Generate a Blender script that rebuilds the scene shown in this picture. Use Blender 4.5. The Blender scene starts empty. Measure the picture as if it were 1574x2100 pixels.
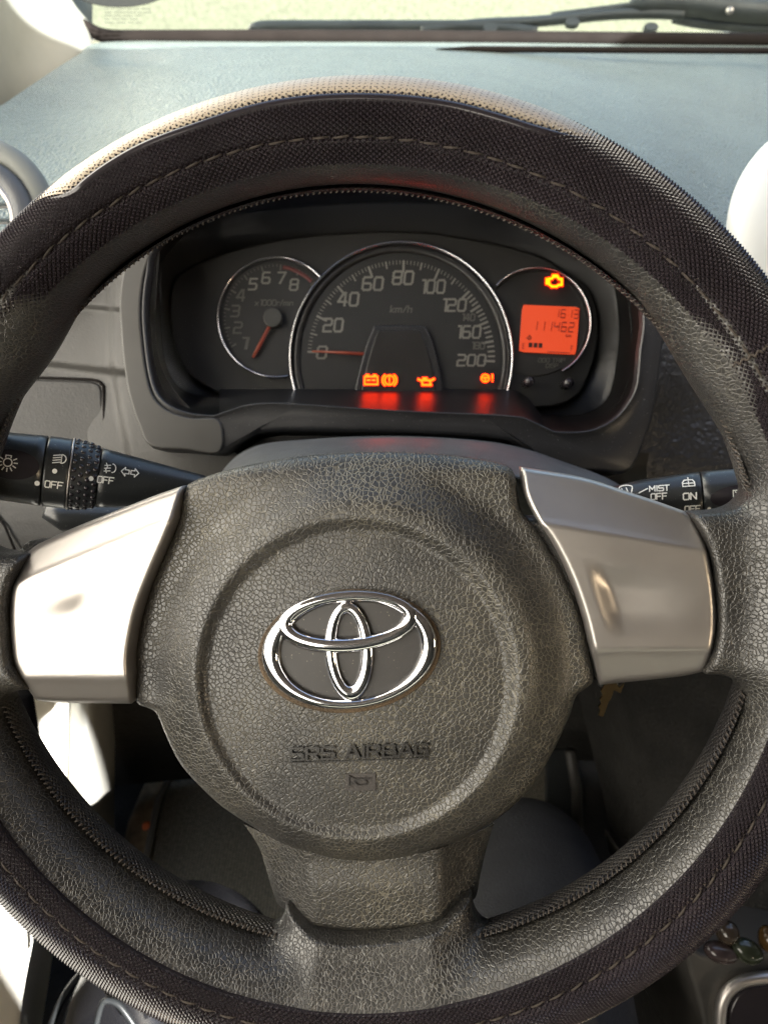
import bpy, math, random
import numpy as np
from mathutils import Vector, Matrix
from mathutils.geometry import tessellate_polygon
random.seed(7)
R_ = math.radians
SC = bpy.context.scene
# ------------------------------------------------------------------ camera
PITCH = 36.0
F = 1600.0
cam = bpy.data.cameras.new('camera'); cam_o = bpy.data.objects.new('camera', cam)
SC.collection.objects.link(cam_o)
CM = Matrix.Translation((0, 0, 1.25)) @ Matrix.Rotation(R_(90-PITCH), 4, 'X')
cam_o.matrix_world = CM
cam.sensor_fit = 'VERTICAL'; cam.sensor_height = 24; cam.sensor_width = 18; cam.lens = F/2100*24
cam.clip_start = 0.02; cam.clip_end = 500
cam.dof.use_dof = True; cam.dof.focus_distance = 0.345; cam.dof.aperture_fstop = 8
SC.camera = cam_o
SC.render.resolution_x = 767; SC.render.resolution_y = 1024
# ------------------------------------------------------------------ world, sun, exposure
SUN_EL, SUN_AZ = 22.0, 133.0      # azimuth clockwise from +Y (the way the car points)
w = bpy.data.worlds.new('World'); SC.world = w; w.use_nodes = True
nt = w.node_tree
sky = nt.nodes.new('ShaderNodeTexSky'); sky.sky_type = 'NISHITA'; sky.sun_disc = False
sky.sun_elevation = R_(SUN_EL); sky.sun_rotation = R_(SUN_AZ)
sky.air_density = 1.0; sky.dust_density = 7.0; sky.ozone_density = 1.0
bg = nt.nodes['Background']; nt.links.new(sky.outputs[0], bg.inputs[0]); bg.inputs[1].default_value = 0.15
sun = bpy.data.lights.new('sun', 'SUN'); sun.energy = 5.0; sun.angle = R_(0.5); sun.color = (1, .98, .95)
so = bpy.data.objects.new('sun', sun); SC.collection.objects.link(so)
sd = Vector((math.sin(R_(SUN_AZ))*math.cos(R_(SUN_EL)), math.cos(R_(SUN_AZ))*math.cos(R_(SUN_EL)), math.sin(R_(SUN_EL))))
so.rotation_euler = sd.to_track_quat('Z', 'Y').to_euler(); so.location = sd*20
SC.view_settings.view_transform = 'Standard'; SC.view_settings.look = 'None'
SC.view_settings.exposure = 2.45; SC.view_settings.gamma = 1
SC.render.engine = 'CYCLES'
cy = SC.cycles
cy.use_denoising = True; cy.use_adaptive_sampling = False
try: cy.denoiser = 'OPENIMAGEDENOISE'; cy.denoising_input_passes = 'RGB_ALBEDO_NORMAL'; cy.denoising_prefilter = 'NONE'
except Exception: pass
cy.max_bounces = 7; cy.diffuse_bounces = 4; cy.glossy_bounces = 4; cy.transmission_bounces = 4; cy.transparent_max_bounces = 6
cy.caustics_reflective = False; cy.caustics_refractive = False; cy.sample_clamp_indirect = 4
try: cy.use_guiding = True; cy.use_surface_guiding = True; cy.guiding_training_samples = 64
except Exception: pass

# ------------------------------------------------------------------ frames
def cc(px, py, d, dz=0.0):          # camera-space point of photo pixel at depth d, pushed straight back dz
    return ((px-787)/F*d, -(py-1050)/F*d, -(d+dz))
def C(px, py, d, dz=0.0):
    return CM @ Vector(cc(px, py, d, dz))
Uw = np.array([0.99536674, 0, 0.09615123]); Vw = np.array([-0.00813427, 0.9964151, 0.08420679]); Nw = np.array([-0.09580653, -0.08459876, 0.99179845])
Cw = np.array([-.0170, -.0323, -.3406])
WL = Matrix.Identity(4)
for i in range(3):
    WL[i][0], WL[i][1], WL[i][2], WL[i][3] = Uw[i], Vw[i], Nw[i], Cw[i]
WM = CM @ WL
def Wp(px, py, h):                   # photo pixel -> wheel coordinates on the plane at height h
    d = np.array([(px-787)/F, -(py-1050)/F, -1.0])
    lam = (Cw@Nw + h)/(d@Nw)
    q = d*lam - Cw
    return (q@Uw, q@Vw, h)
def G(px, py, z):                    # photo pixel -> world point on horizontal plane z
    o = CM.translation; r = (CM.to_3x3() @ Vector(((px-787)/F, -(py-1050)/F, -1)))
    return o + r*((z-o.z)/r.z)
def GX(px, py, x):                   # photo pixel -> world point on the vertical plane X=x
    o = CM.translation; r = (CM.to_3x3() @ Vector(((px-787)/F, -(py-1050)/F, -1)))
    return o + r*((x-o.x)/r.x)

# ------------------------------------------------------------------ object helpers
FR = {}
def tag(o, label=None, cat=None, group=None, kind=None):
    if label: o['label'] = label
    if cat: o['category'] = cat
    if group: o['group'] = group
    if kind: o['kind'] = kind
    return o
def thing(name, M, label, cat, group=None):
    o = bpy.data.objects.new(name, None); SC.collection.objects.link(o)
    if not isinstance(M, Matrix): M = Matrix.Translation(M)
    o.matrix_world = M; o.empty_display_size = .02; FR[o.name] = M.copy()
    return tag(o, label, cat, group)
def mesh(name, verts, faces, m, parent=None, local=False, smooth=True, uv=None, origin=None):
    verts = np.array([tuple(v) for v in verts], dtype=float) if not isinstance(verts, np.ndarray) else verts
    if parent is not None: Mx = FR[parent.name]
    else:
        if origin is None:
            lo, hi = verts.min(0), verts.max(0); origin = ((lo[0]+hi[0])/2, (lo[1]+hi[1])/2, lo[2])
        Mx = Matrix.Translation(origin); local = False
    if not local:
        I = np.array(Mx.inverted()); verts = verts@I[:3, :3].T + I[:3, 3]
    me = bpy.data.meshes.new(name); me.from_pydata(verts.tolist(), [], [tuple(f) for f in faces])
    if uv is not None:
        l = me.uv_layers.new(name='UVMap')
        vi = np.empty(len(me.loops), dtype=np.int32); me.loops.foreach_get('vertex_index', vi)
        uva = np.array(uv, dtype=np.float32)[vi]; l.data.foreach_set('uv', uva.ravel())
    me.materials.append(m)
    if smooth: me.polygons.foreach_set('use_smooth', [True]*len(me.polygons))
    me.update()
    o = bpy.data.objects.new(name, me); SC.collection.objects.link(o)
    if parent is not None: o.parent = parent
    else: o.matrix_world = Mx
    FR[o.name] = Mx.copy() if parent is not None else Mx
    return o
class MB:
    def __init__(s): s.v = []; s.f = []
    def add(s, v, f):
        b = len(s.v); s.v += [tuple(x) for x in v]; s.f += [tuple(i+b for i in q) for q in f]; return s
    def build(s, name, m, parent=None, **k): return mesh(name, s.v, s.f, m, parent, **k)
def sm(pts, n=8, closed=False):      # Catmull-Rom through control points of any dimension
    P = np.array(pts, float); N = len(P); out = []
    rng = range(N) if closed else range(N-1)
    for i in rng:
        if closed: a, b, c, d = P[(i-1) % N], P[i], P[(i+1) % N], P[(i+2) % N]
        else: a, b, c, d = P[max(i-1, 0)], P[i], P[i+1], P[min(i+2, N-1)]
        for k in range(n):
            t = k/n
            out.append(.5*((2*b)+(c-a)*t+(2*a-5*b+4*c-d)*t*t+(3*b-a-3*c+d)*t**3))
    if not closed: out.append(P[-1])
    return np.array(out)
def resample(P, n, closed=False):
    P = np.array(P, float)
    if closed: P = np.vstack([P, P[:1]])
    L = np.r_[0, np.cumsum(np.linalg.norm(np.diff(P, axis=0), axis=1))]
    t = np.linspace(0, L[-1], n, endpoint=not closed)
    return np.array([np.interp(t, L, P[:, k]) for k in range(P.shape[1])]).T
def loft(rows, closed=False, cap0=False, cap1=False):
    n = len(rows[0]); V = [tuple(p) for r in rows for p in r]; Fc = []
    m = n if closed else n-1
    for i in range(len(rows)-1):
        for j in range(m):
            k = (j+1) % n
            Fc.append((i*n+j, i*n+k, (i+1)*n+k, (i+1)*n+j))
    if cap0: Fc.append(tuple(range(n))[::-1])
    if cap1: Fc.append(tuple((len(rows)-1)*n+j for j in range(n)))
    return V, Fc
def tube(path, rad, n=12, cap=True, closed=False, flat=1.0, upv=None):
    P = [Vector(p) for p in path]; rows = []; N = len(P)
    if not hasattr(rad, '__len__'): rad = [rad]*N
    ref = Vector(upv) if upv is not None else None
    prev = None
    for i in range(N):
        a = P[(i-1) % N] if closed or i > 0 else P[0]; b = P[(i+1) % N] if closed or i < N-1 else P[-1]
        t = (b-a).normalized()
        if ref is not None: x = t.cross(ref).normalized()
        elif prev is None:
            x = t.cross(Vector((0, 0, 1)) if abs(t.z) < .9 else Vector((1, 0, 0))).normalized()
        else: x = (prev - t*prev.dot(t)).normalized()
        prev = x; y = x.cross(t)
        rows.append([P[i]+x*rad[i]*math.cos(2*math.pi*k/n)+y*rad[i]*flat*math.sin(2*math.pi*k/n) for k in range(n)])
    if closed: rows.append(rows[0])
    return loft(rows, True, cap and not closed, cap and not closed)
def offset(P, r):                    # inset a closed 2D polygon
    P = np.array(P, float); a = np.roll(P, 1, 0); b = np.roll(P, -1, 0); t = b-a
    t /= np.linalg.norm(t, axis=1)[:, None]+1e-12; nrm = np.c_[-t[:, 1], t[:, 0]]
    area = .5*np.sum(P[:, 0]*np.roll(P[:, 1], -1)-P[:, 1]*np.roll(P[:, 0], -1))
    return P + nrm*r*(1 if area > 0 else -1)
def capf(P2, base, flip=False):      # tessellated cap faces for a closed polygon
    tr = tessellate_polygon([[Vector((p[0], p[1], 0)) for p in P2]])
    return [tuple(base+i for i in (t if not flip else t[::-1])) for t in tr]
def solid(P, d, th, bev, fn=None):   # px outline at depth d, extruded straight back by th metres, bevelled front (bev in px)
    if fn is None: fn = lambda x, y, z: C(x, y, d, z)
    P = np.array(P, float); bm = bev*d/F if fn is not None else 0
    bz = bev*(d/F if d else 1)
    rings = [(P, th), (P, bz), (offset(P, bev*.3), bz*.3), (offset(P, bev), 0), (offset(P, bev*1.6), 0)]
    rows = [[fn(x, y, z) for x, y in q] for q, z in rings]
    V, Fc = loft(rows, True); n = len(P)
    Fc += capf(rings[-1][0], (len(rows)-1)*n)
    return V, Fc
def box(M, sx, sy, sz):
    v = [M @ Vector((x*sx/2, y*sy/2, z*sz/2)) for x in (-1, 1) for y in (-1, 1) for z in (-1, 1)]
    return v, [(0, 1, 3, 2), (4, 6, 7, 5), (0, 4, 5, 1), (2, 3, 7, 6), (0, 2, 6, 4), (1, 5, 7, 3)]
def strokes(paths, th, fn, z0, z1):  # flat strokes as thin bars; fn(x,y,z)
    mb = MB()
    for p in paths:
        closed = len(p) > 2 and p[0] == p[-1]
        for i in range(len(p)-1):
            a = np.array(p[i], float); b = np.array(p[i+1], float); t = b-a; L = np.linalg.norm(t)
            if L < 1e-9: continue
            t /= L; nn = np.array([-t[1], t[0]])*th/2; e = t*th*.42
            q = [a-e-nn, b+e-nn, b+e+nn, a-e+nn]
            mb.add([fn(x, y, z0) for x, y in q]+[fn(x, y, z1) for x, y in q],
                   [(4, 5, 6, 7), (0, 1, 5, 4), (1, 2, 6, 5), (2, 3, 7, 6), (3, 0, 4, 7)])
    return mb
def arc(cx, cy, rx, ry, a0, a1, n=16):
    return [(cx+rx*math.cos(R_(a0+(a1-a0)*i/n)), cy+ry*math.sin(R_(a0+(a1-a0)*i/n))) for i in range(n+1)]
GL = {  # squared stroke letters in a 0.62 x 1 box, y up
 '0': [[(0, .15), (0, .85), (.1, 1), (.52, 1), (.62, .85), (.62, .15), (.52, 0), (.1, 0), (0, .15)]],
 '1': [[(.2, 1), (.42, 1), (.42, 0)]],
 '2': [[(0, 1), (.52, 1), (.62, .88), (.62, .6), (.52, .5), (.1, .5), (0, .4), (0, 0), (.62, 0)]],
 '3': [[(0, 1), (.52, 1), (.62, .88), (.62, .6), (.52, .5), (.15, .5)], [(.52, .5), (.62, .4), (.62, .12), (.52, 0), (0, 0)]],
 '4': [[(.5, 0), (.5, 1), (.35, 1), (0, .3), (.62, .3)]],
 '5': [[(.6, 1), (.04, 1), (.02, .55), (.5, .55), (.62, .42), (.62, .12), (.5, 0), (0, 0)]],
 '6': [[(.55, 1), (.1, 1), (0, .85), (0, .12), (.1, 0), (.52, 0), (.62, .12), (.62, .4), (.52, .52), (0, .52)]],
 '7': [[(0, 1), (.62, 1), (.25, 0)]],
 '8': [[(.1, .52), (0, .62), (0, .88), (.1, 1), (.52, 1), (.62, .88), (.62, .62), (.52, .52), (.1, .52), (0, .42), (0, .12), (.1, 0), (.52, 0), (.62, .12), (.62, .42), (.52, .52)]],
 'S': [[(.66, .95), (.6, 1), (.1, 1), (0, .9), (0, .6), (.1, .52), (.56, .52), (.66, .42), (.66, .1), (.56, 0), (.06, 0), (0, .06)]],
 'R': [[(0, 0), (0, 1), (.56, 1), (.66, .9), (.66, .58), (.56, .48), (0, .48)], [(.4, .48), (.66, 0)]],
 'A': [[(0, 0), (.32, 1), (.44, 1), (.76, 0)], [(.14, .3), (.62, .3)]],
 'I': [[(.05, 0), (.05, 1)]],
 'B': [[(0, .52), (0, 1), (.54, 1), (.62, .9), (.62, .6), (.54, .52), (0, .52), (0, 0), (.56, 0), (.66, .1), (.66, .42), (.54, .52)]],
 'G': [[(.66, .85), (.58, 1), (.1, 1), (0, .88), (0, .12), (.1, 0), (.58, 0), (.66, .1), (.66, .45), (.36, .45)]],
 'x': [[(0, 0), (.5, .6)], [(0, .6), (.5, 0)]], 'r': [[(0, 0), (0, .6), (.4, .6)]], '/': [[(0, 0), (.4, 1)]],
 'm': [[(0, 0), (0, .6), (.7, .6), (.7, 0)], [(.35, 0), (.35, .6)]], 'i': [[(0, 0), (0, .6)]], 'n': [[(0, 0), (0, .6), (.45, .6), (.45, 0)]],
 'k': [[(0, 0), (0, 1)], [(.45, .6), (0, .25), (.45, 0)]], 'h': [[(0, 0), (0, 1)], [(0, .6), (.45, .6), (.45, 0)]],
 'O': [[(0, .15), (0, .85), (.1, 1), (.52, 1), (.62, .85), (.62, .15), (.52, 0), (.1, 0), (0, .15)]], 'D': [[(0, 0), (0, 1), (.5, 1), (.62, .85), (.62, .15), (.5, 0), (0, 0)]],
 'T': [[(0, 1), (.62, 1)], [(.31, 1), (.31, 0)]], 'P': [[(0, 0), (0, 1), (.62, 1), (.62, .5), (0, .5)]], 'E': [[(.6, 1), (0, 1), (0, 0), (.6, 0)], [(0, .5), (.5, .5)]], 'F': [[(.6, 1), (0, 1), (0, 0)], [(0, .5), (.5, .5)]],
}
ADV = {'1': .6, 'I': .28, 'A': .95, ' ': .45, 'm': .95, 'i': .22, 'n': .65, 'r': .55, '/': .6, 'x': .7, 'k': .65, 'h': .65}
def text_paths(s, shear=0.0, adv=.86):
    x = 0; out = []
    for ch in s:
        for p in GL.get(ch, []): out.append([(x+a+shear*b, b) for a, b in p])
        x += ADV.get(ch, adv)
    return out, x-(adv-.62)

# ------------------------------------------------------------------ materials
def newmat(name, col=(.5, .5, .5), rough=.5, metal=0, spec=.5, coat=0, coat_r=.1):
    m = bpy.data.materials.new(name); m.use_nodes = True; b = m.node_tree.nodes['Principled BSDF']
    b.inputs['Base Color'].default_value = (*col, 1); b.inputs['Roughness'].default_value = rough
    b.inputs['Metallic'].default_value = metal; b.inputs['Specular IOR Level'].default_value = spec
    b.inputs['Coat Weight'].default_value = coat; b.inputs['Coat Roughness'].default_value = coat_r
    return m
class NT:
    def __init__(s, m): s.t = m.node_tree; s.b = s.t.nodes['Principled BSDF']
    def n(s, ty, **k):
        x = s.t.nodes.new(ty)
        for a, v in k.items(): setattr(x, a, v)
        return x
    def l(s, a, b): s.t.links.new(a, b)
    def math(s, op, a, b=None, c=None, clamp=False):
        x = s.n('ShaderNodeMath', operation=op); x.use_clamp = clamp
        for i, v in enumerate((a, b, c)):
            if v is None: continue
            if hasattr(v, 'links') or hasattr(v, 'is_linked'): s.l(v, x.inputs[i])
            else: x.inputs[i].default_value = v
        return x.outputs[0]
    def mix(s, f, a, b):
        x = s.n('ShaderNodeMix', data_type='RGBA')
        if hasattr(f, 'is_linked'): s.l(f, x.inputs[0])
        else: x.inputs[0].default_value = f
        for i, v in ((6, a), (7, b)):
            if hasattr(v, 'is_linked'): s.l(v, x.inputs[i])
            else: x.inputs[i].default_value = (*v, 1)
        return x.outputs[2]
    def noise(s, scale, detail=3, vec=None, rough=.5):
        x = s.n('ShaderNodeTexNoise'); x.inputs['Scale'].default_value = scale; x.inputs['Detail'].default_value = detail; x.inputs['Roughness'].default_value = rough
        if vec is not None: s.l(vec, x.inputs['Vector'])
        return x.outputs[0]
    def obj(s): return s.n('ShaderNodeTexCoord').outputs['Object']
    def uv(s): return s.n('ShaderNodeTexCoord').outputs['UV']
    def ramp(s, v, a, b, lo=0.0, hi=1.0):
        x = s.n('ShaderNodeMapRange'); x.interpolation_type = 'SMOOTHSTEP'; s.l(v, x.inputs[0])
        for i, q in enumerate((a, b, lo, hi)): x.inputs[i+1].default_value = q
        return x.outputs[0]
    def bump(s, h, dist, strength=1.0, prev=None):
        x = s.n('ShaderNodeBump'); x.inputs['Distance'].default_value = dist; x.inputs['Strength'].default_value = strength
        s.l(h, x.inputs['Height'])
        if prev is not None: s.l(prev, x.inputs['Normal'])
        return x.outputs[0]
    def set(s, k, v):
        if hasattr(v, 'is_linked'): s.l(v, s.b.inputs[k])
        else: s.b.inputs[k].default_value = v
def leather(name, col, dust, cell, dustamt=(.35, .62), bd=.0004, rough=(.38, .6), edge=(.0, .15), coat=0, zs=.35):
    m = newmat(name, col, .5, spec=.75, coat=coat, coat_r=.35); t = NT(m); o = t.obj()
    wn = t.n('ShaderNodeTexNoise'); wn.inputs['Scale'].default_value = .8/cell; t.l(o, wn.inputs['Vector'])
    ad = t.n('ShaderNodeVectorMath', operation='MULTIPLY_ADD'); t.l(wn.outputs['Color'], ad.inputs[0]); ad.inputs[1].default_value = (cell*.28,)*3; sc_ = t.n('ShaderNodeVectorMath', operation='MULTIPLY'); t.l(o, sc_.inputs[0]); sc_.inputs[1].default_value = (1, 1, zs); t.l(sc_.outputs[0], ad.inputs[2])
    v = t.n('ShaderNodeTexVoronoi', feature='DISTANCE_TO_EDGE'); v.inputs['Scale'].default_value = 1/cell; t.l(ad.outputs[0], v.inputs['Vector'])
    v2 = t.n('ShaderNodeTexVoronoi', feature='DISTANCE_TO_EDGE'); v2.inputs['Scale'].default_value = 1.9/cell; t.l(ad.outputs[0], v2.inputs['Vector'])
    h1 = t.ramp(v.outputs[0], edge[0], edge[1]); h2 = t.ramp(v2.outputs[0], 0, .12)
    h = t.math('ADD', t.math('MULTIPLY', h1, .93), t.math('MULTIPLY', h2, .07))
    big = t.noise(14, 3, o); fine = t.noise(1800, 2, o)
    amt = t.ramp(big, dustamt[0], dustamt[1])
    g = t.math('SUBTRACT', 1.0, t.ramp(v.outputs[0], .0, .13))
    f = t.math('MULTIPLY', t.math('MULTIPLY', g, amt), t.ramp(fine, .2, .6, .55, 1.0))
    base = t.mix(t.ramp(t.noise(60, 4, o), .3, .7), tuple(c*.8 for c in col), tuple(c*1.2 for c in col))
    film = t.mix(t.math('MULTIPLY', amt, .14), base, dust)
    t.set('Base Color', t.mix(f, film, dust))
    t.set('Roughness', t.math('ADD', t.math('MULTIPLY_ADD', t.noise(45, 3, o), (rough[1]-rough[0])*2, rough[0]*1.5-rough[1]*.5), t.math('MULTIPLY', g, .2)))
    n1 = t.bump(h, bd, 1.0); t.set('Normal', t.bump(fine, .00005, .6, n1))
    return m
def plastic(name, col, rough, grain=0, gd=.0001, spec=.5, var=.15, dust=None, dscale=900, fineb=True):
    m = newmat(name, col, rough, spec=spec); t = NT(m); o = t.obj()
    c = t.mix(t.ramp(t.noise(22, 5, o, .6), .3, .7), tuple(x*(1-var) for x in col), tuple(min(1, x*(1+var)) for x in col))
    if dust:
        sp = t.ramp(t.noise(dscale, 2, o), .68, .76)
        c = t.mix(t.math('MULTIPLY', sp, .6), c, dust)
    t.set('Base Color', c); t.set('Roughness', t.math('MULTIPLY_ADD', t.noise(35, 3, o), rough*.4, rough*.8))
    if grain:
        v = t.n('ShaderNodeTexVoronoi', feature='SMOOTH_F1'); v.inputs['Scale'].default_value = 1/grain; t.l(o, v.inputs['Vector'])
        t.set('Normal', t.bump(t.math('ADD', v.outputs[0], t.math('MULTIPLY', t.noise(.5/grain, 2, o), 1.2)), gd, 1.0))
    elif fineb: t.set('Normal', t.bump(t.noise(1500, 2, o), .00003, .5))
    return m
def emis(name, col, s, base=(0, 0, 0)):
    m = newmat(name, base, .5); b = m.node_tree.nodes['Principled BSDF']
    b.inputs['Emission Color'].default_value = (*col, 1); b.inputs['Emission Strength'].default_value = s
    return m
def diamond_mat(name, col, col2, depth=.0008, rough=.33):
    m = newmat(name, col, rough); t = NT(m); u = t.uv()
    sp = t.n('ShaderNodeSeparateXYZ'); t.l(u, sp.inputs[0])
    a = t.math('ADD', sp.outputs[0], sp.outputs[1]); b = t.math('SUBTRACT', sp.outputs[0], sp.outputs[1])
    fa = t.math('ABSOLUTE', t.math('SUBTRACT', t.math('FRACT', a), .5)); fb = t.math('ABSOLUTE', t.math('SUBTRACT', t.math('FRACT', b), .5))
    h = t.math('SUBTRACT', 1.0, t.math('MULTIPLY', t.math('MAXIMUM', fa, fb), 2.0))
    o = t.obj(); n = t.noise(900, 2, o); big = t.ramp(t.noise(20, 3, o), .35, .65)
    gr = t.math('MULTIPLY', t.math('SUBTRACT', 1.0, t.ramp(h, .0, .35)), big)
    t.set('Base Color', t.mix(t.math('MULTIPLY', gr, .55), col, col2))
    t.set('Roughness', t.ramp(t.noise(70, 3, o), .3, .7, rough*.8, rough*1.3))
    t.set('Normal', t.bump(n, .00006, .6, t.bump(h, depth, 1.0)))
    return m
M = {}
M['pad'] = leather('airbag_leather', (.0175, .0168, .0162), (.135, .122, .088), .0020, (.25, .8), bd=.0002, rough=(.33, .44))
M['core'] = leather('rim_leather', (.0145, .0138, .0134), (.085, .078, .060), .0017, (.3, .85), bd=.00017, rough=(.28, .38), zs=.6)
M['diamond'] = plastic('diamond_cover', (.027, .022, .0255), .21, var=.2, spec=.9)
M['braid'] = diamond_mat('braid_edge', (.018, .016, .016), (.12, .11, .09), .0008, .4)
M['glossblack'] = plastic('glossy_piping', (.02, .017, .02), .16, var=.1)
m = newmat('beige_vinyl', (.52, .45, .34), .38); t = NT(m); sp = t.n('ShaderNodeSeparateXYZ'); t.l(t.uv(), sp.inputs[0])
fx = t.math('SUBTRACT', t.math('FRACT', sp.outputs[0]), .5); fy = t.math('SUBTRACT', t.math('FRACT', sp.outputs[1]), .5)
rr = t.math('SQRT', t.math('ADD', t.math('MULTIPLY', fx, fx), t.math('MULTIPLY', fy, fy)))
dot = t.math('MULTIPLY', t.math('SUBTRACT', 1.0, t.ramp(rr, .13, .22)), .8)
t.set('Base Color', t.mix(dot, (.36, .30, .22), (.03, .025, .02))); t.set('Normal', t.bump(t.math('SUBTRACT', 1.0, dot), .0003, .8)); M['beige'] = m
M['thread'] = plastic('brown_thread', (.042, .033, .026), .8, grain=.0008, gd=.0003)
M['silver'] = plastic('satin_silver', (.39, .365, .345), .37, var=.04, fineb=False); NT(M['silver']).set('Metallic', .85)
M['chrome'] = newmat('chrome', (.82, .82, .84), .06, 1)
M['dirt'] = plastic('brown_grime', (.085, .058, .034), .9, grain=.0007, gd=.0004, var=.4)
M['plate'] = plastic('emblem_plate', (.024, .022, .021), .42, dust=(.3, .27, .2))
M['dash'] = plastic('dash_grain', (.155, .190, .176), .34, grain=.0019, gd=.0024, var=.06)
M['dashtrim'] = plastic('warm_grey_trim', (.031, .0295, .0265), .5, grain=.0012, gd=.0001, var=.06)
M['dashdark'] = plastic('charcoal_grain', (.03, .029, .028), .42, grain=.0034, gd=.0008, var=.1)
M['pillar'] = plastic('pillar_grey', (.14, .147, .13), .6, var=.04)
M['blackplastic'] = plastic('black_plastic', (.018, .018, .019), .34, dust=(.3, .3, .3), dscale=1400)
M['bezel'] = plastic('satin_black_bezel', (.018, .018, .019), .38, grain=.0008, gd=.00003, dust=(.25, .25, .25), dscale=1100)
M['bezelgrey'] = plastic('grey_bezel_edge', (.04, .038, .034), .42, var=.08)
M['dial'] = plastic('dial_black', (.0042, .0040, .0034), .6, var=.2)
M['dialrim'] = plastic('dial_rim', (.012, .011, .010), .4)
M['hood'] = plastic('hood_black', (.0032, .003, .003), .34, spec=.6)
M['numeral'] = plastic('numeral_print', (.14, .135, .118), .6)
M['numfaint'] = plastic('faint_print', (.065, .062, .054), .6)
M['needle'] = emis('needle_red', (1, .06, .03), .012, (.13, .035, .015))
M['warn'] = emis('warning_red', (1, .026, .0005), 4.5)
M['warnhalo'] = emis('warning_red_halo', (1, .004, .0005), .3)
M['warnorange'] = emis('warning_amber', (1, .07, .0005), 3.0)
M['lcd'] = emis('display_orange', (1, .085, .02), .135, (.12, .02, .007))
M['lcdtext'] = emis('display_segments', (1, .05, .01), .035, (.05, .01, .01))
M['print'] = plastic('white_print', (.72, .72, .68), .5, var=.04)
M['stalk'] = plastic('stalk_black', (.022, .024, .025), .3, dust=(.3, .3, .3), dscale=1300)
M['shroud'] = plastic('column_shroud_grey', (.06, .064, .068), .5, grain=.0007, gd=.0001)
M['seal'] = plastic('black_rubber', (.010, .008, .007), .85, spec=.15)
M['doorwhite'] = plastic('pale_door_trim', (.82, .80, .72), .5, var=.05)
M['doorgrey'] = plastic('grey_door_trim', (.24, .235, .21), .5, var=.05)
M['vinyl'] = plastic('black_vinyl', (.016, .016, .018), .15)
M['carpet'] = plastic('dark_carpet', (.016, .015, .013), .95, grain=.003, gd=.001, var=.3)
M['sill'] = plastic('dirty_sill', (.34, .25, .15), .8, grain=.004, gd=.0006, var=.6, dust=(.35, .2, .1), dscale=160)
M['mat'] = None
m = newmat('ribbed_mat', (.07, .066, .055), .9); t = NT(m); o = t.obj()
wv = t.n('ShaderNodeTexWave', wave_type='BANDS', bands_direction='X'); wv.inputs['Scale'].default_value = 90; wv.inputs['Distortion'].default_value = .6; t.l(o, wv.inputs['Vector'])
nz = t.noise(300, 4, o)
t.set('Base Color', t.mix(t.ramp(t.math('ADD', t.math('MULTIPLY', wv.outputs['Fac'], .35), nz), .5, 1.0), (.16, .148, .12), (.40, .37, .29))); t.set('Normal', t.bump(t.math('ADD', wv.outputs['Fac'], nz), .0015, .8)); M['mat'] = m
M['trousers'] = plastic('charcoal_trousers', (.022, .023, .026), .9, grain=.0012, gd=.0004)
M['brass'] = plastic('worn_brass', (.08, .06, .03), .35); NT(M['brass']).set('Metallic', .9)
M['shell'] = plastic('polished_pebble', (.16, .11, .09), .15, grain=.006, gd=.0004, var=.5)
M['console'] = plastic('console_dark', (.045, .042, .038), .5, grain=.0015, gd=.0001)
M['headliner'] = plastic('headliner_fabric', (.125, .105, .10), .95, grain=.002, gd=.0004)
m = newmat('windscreen_glass', (1, 1, 1), 0); tn = m.node_tree; tn.nodes.clear()
out = tn.nodes.new('ShaderNodeOutputMaterial'); tr = tn.nodes.new('ShaderNodeBsdfTransparent'); tr.inputs[0].default_value = (.86, .92, .88, 1)
gl = tn.nodes.new('ShaderNodeBsdfGlossy'); gl.inputs['Roughness'].default_value = .02; fr = tn.nodes.new('ShaderNodeFresnel'); fr.inputs[0].default_value = 1.45
mx = tn.nodes.new('ShaderNodeMixShader'); tn.links.new(fr.outputs[0], mx.inputs[0]); tn.links.new(tr.outputs[0], mx.inputs[1]); tn.links.new(gl.outputs[0], mx.inputs[2]); tn.links.new(mx.outputs[0], out.inputs[0]); M['glass'] = m
m = m.copy(); m.name = 'cluster_lens'; [setattr(n_.inputs[0], 'default_value', (.93, .93, .93, 1)) for n_ in m.node_tree.nodes if n_.type == 'BSDF_TRANSPARENT']; [setattr(n_.inputs['Roughness'], 'default_value', .12) for n_ in m.node_tree.nodes if n_.type == 'BSDF_GLOSSY']; [setattr(n_.inputs[0], 'default_value', 1.1) for n_ in m.node_tree.nodes if n_.type == 'FRESNEL']; M['glass2'] = m
m = newmat('pale_concrete', (.5, .47, .38), .9); t = NT(m); o = t.obj()
t.set('Base Color', t.mix(t.ramp(t.noise(.35, 6, o, .7), .3, .7), (.078, .086, .066), (.125, .135, .106))); t.set('Normal', t.bump(t.noise(30, 4, o), .01)); M['ground'] = m

# ------------------------------------------------------------------ rim geometry (wheel coordinates)
KR = (0.19006, .00017, -.00024, .00085, .00003); KA = (.01963, -.00073, -.00224, -.00077, .00136); BH = .0277
def four(k, t): return k[0]+k[1]*np.cos(t)+k[2]*np.sin(t)+k[3]*np.cos(2*t)+k[4]*np.sin(2*t)
def rim(t, s, off=0.0):
    t = np.asarray(t, float); s = np.asarray(s, float); A = four(KA, t)+off; B = BH+off
    rho = four(KR, t)+A*np.cos(s)
    return np.stack([rho*np.cos(t), rho*np.sin(t), B*np.sin(s)+0*t], -1)
_t = np.radians(np.arange(0, 360, .5))[:, None]; _s = np.radians(np.arange(-30, 215, 1.0))[None]
def _project(Q):
    P = Cw + Q[..., :1]*Uw + Q[..., 1:2]*Vw + Q[..., 2:]*Nw
    return 787+F*P[..., 0]/-P[..., 2], 1050-F*P[..., 1]/-P[..., 2], P
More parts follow.
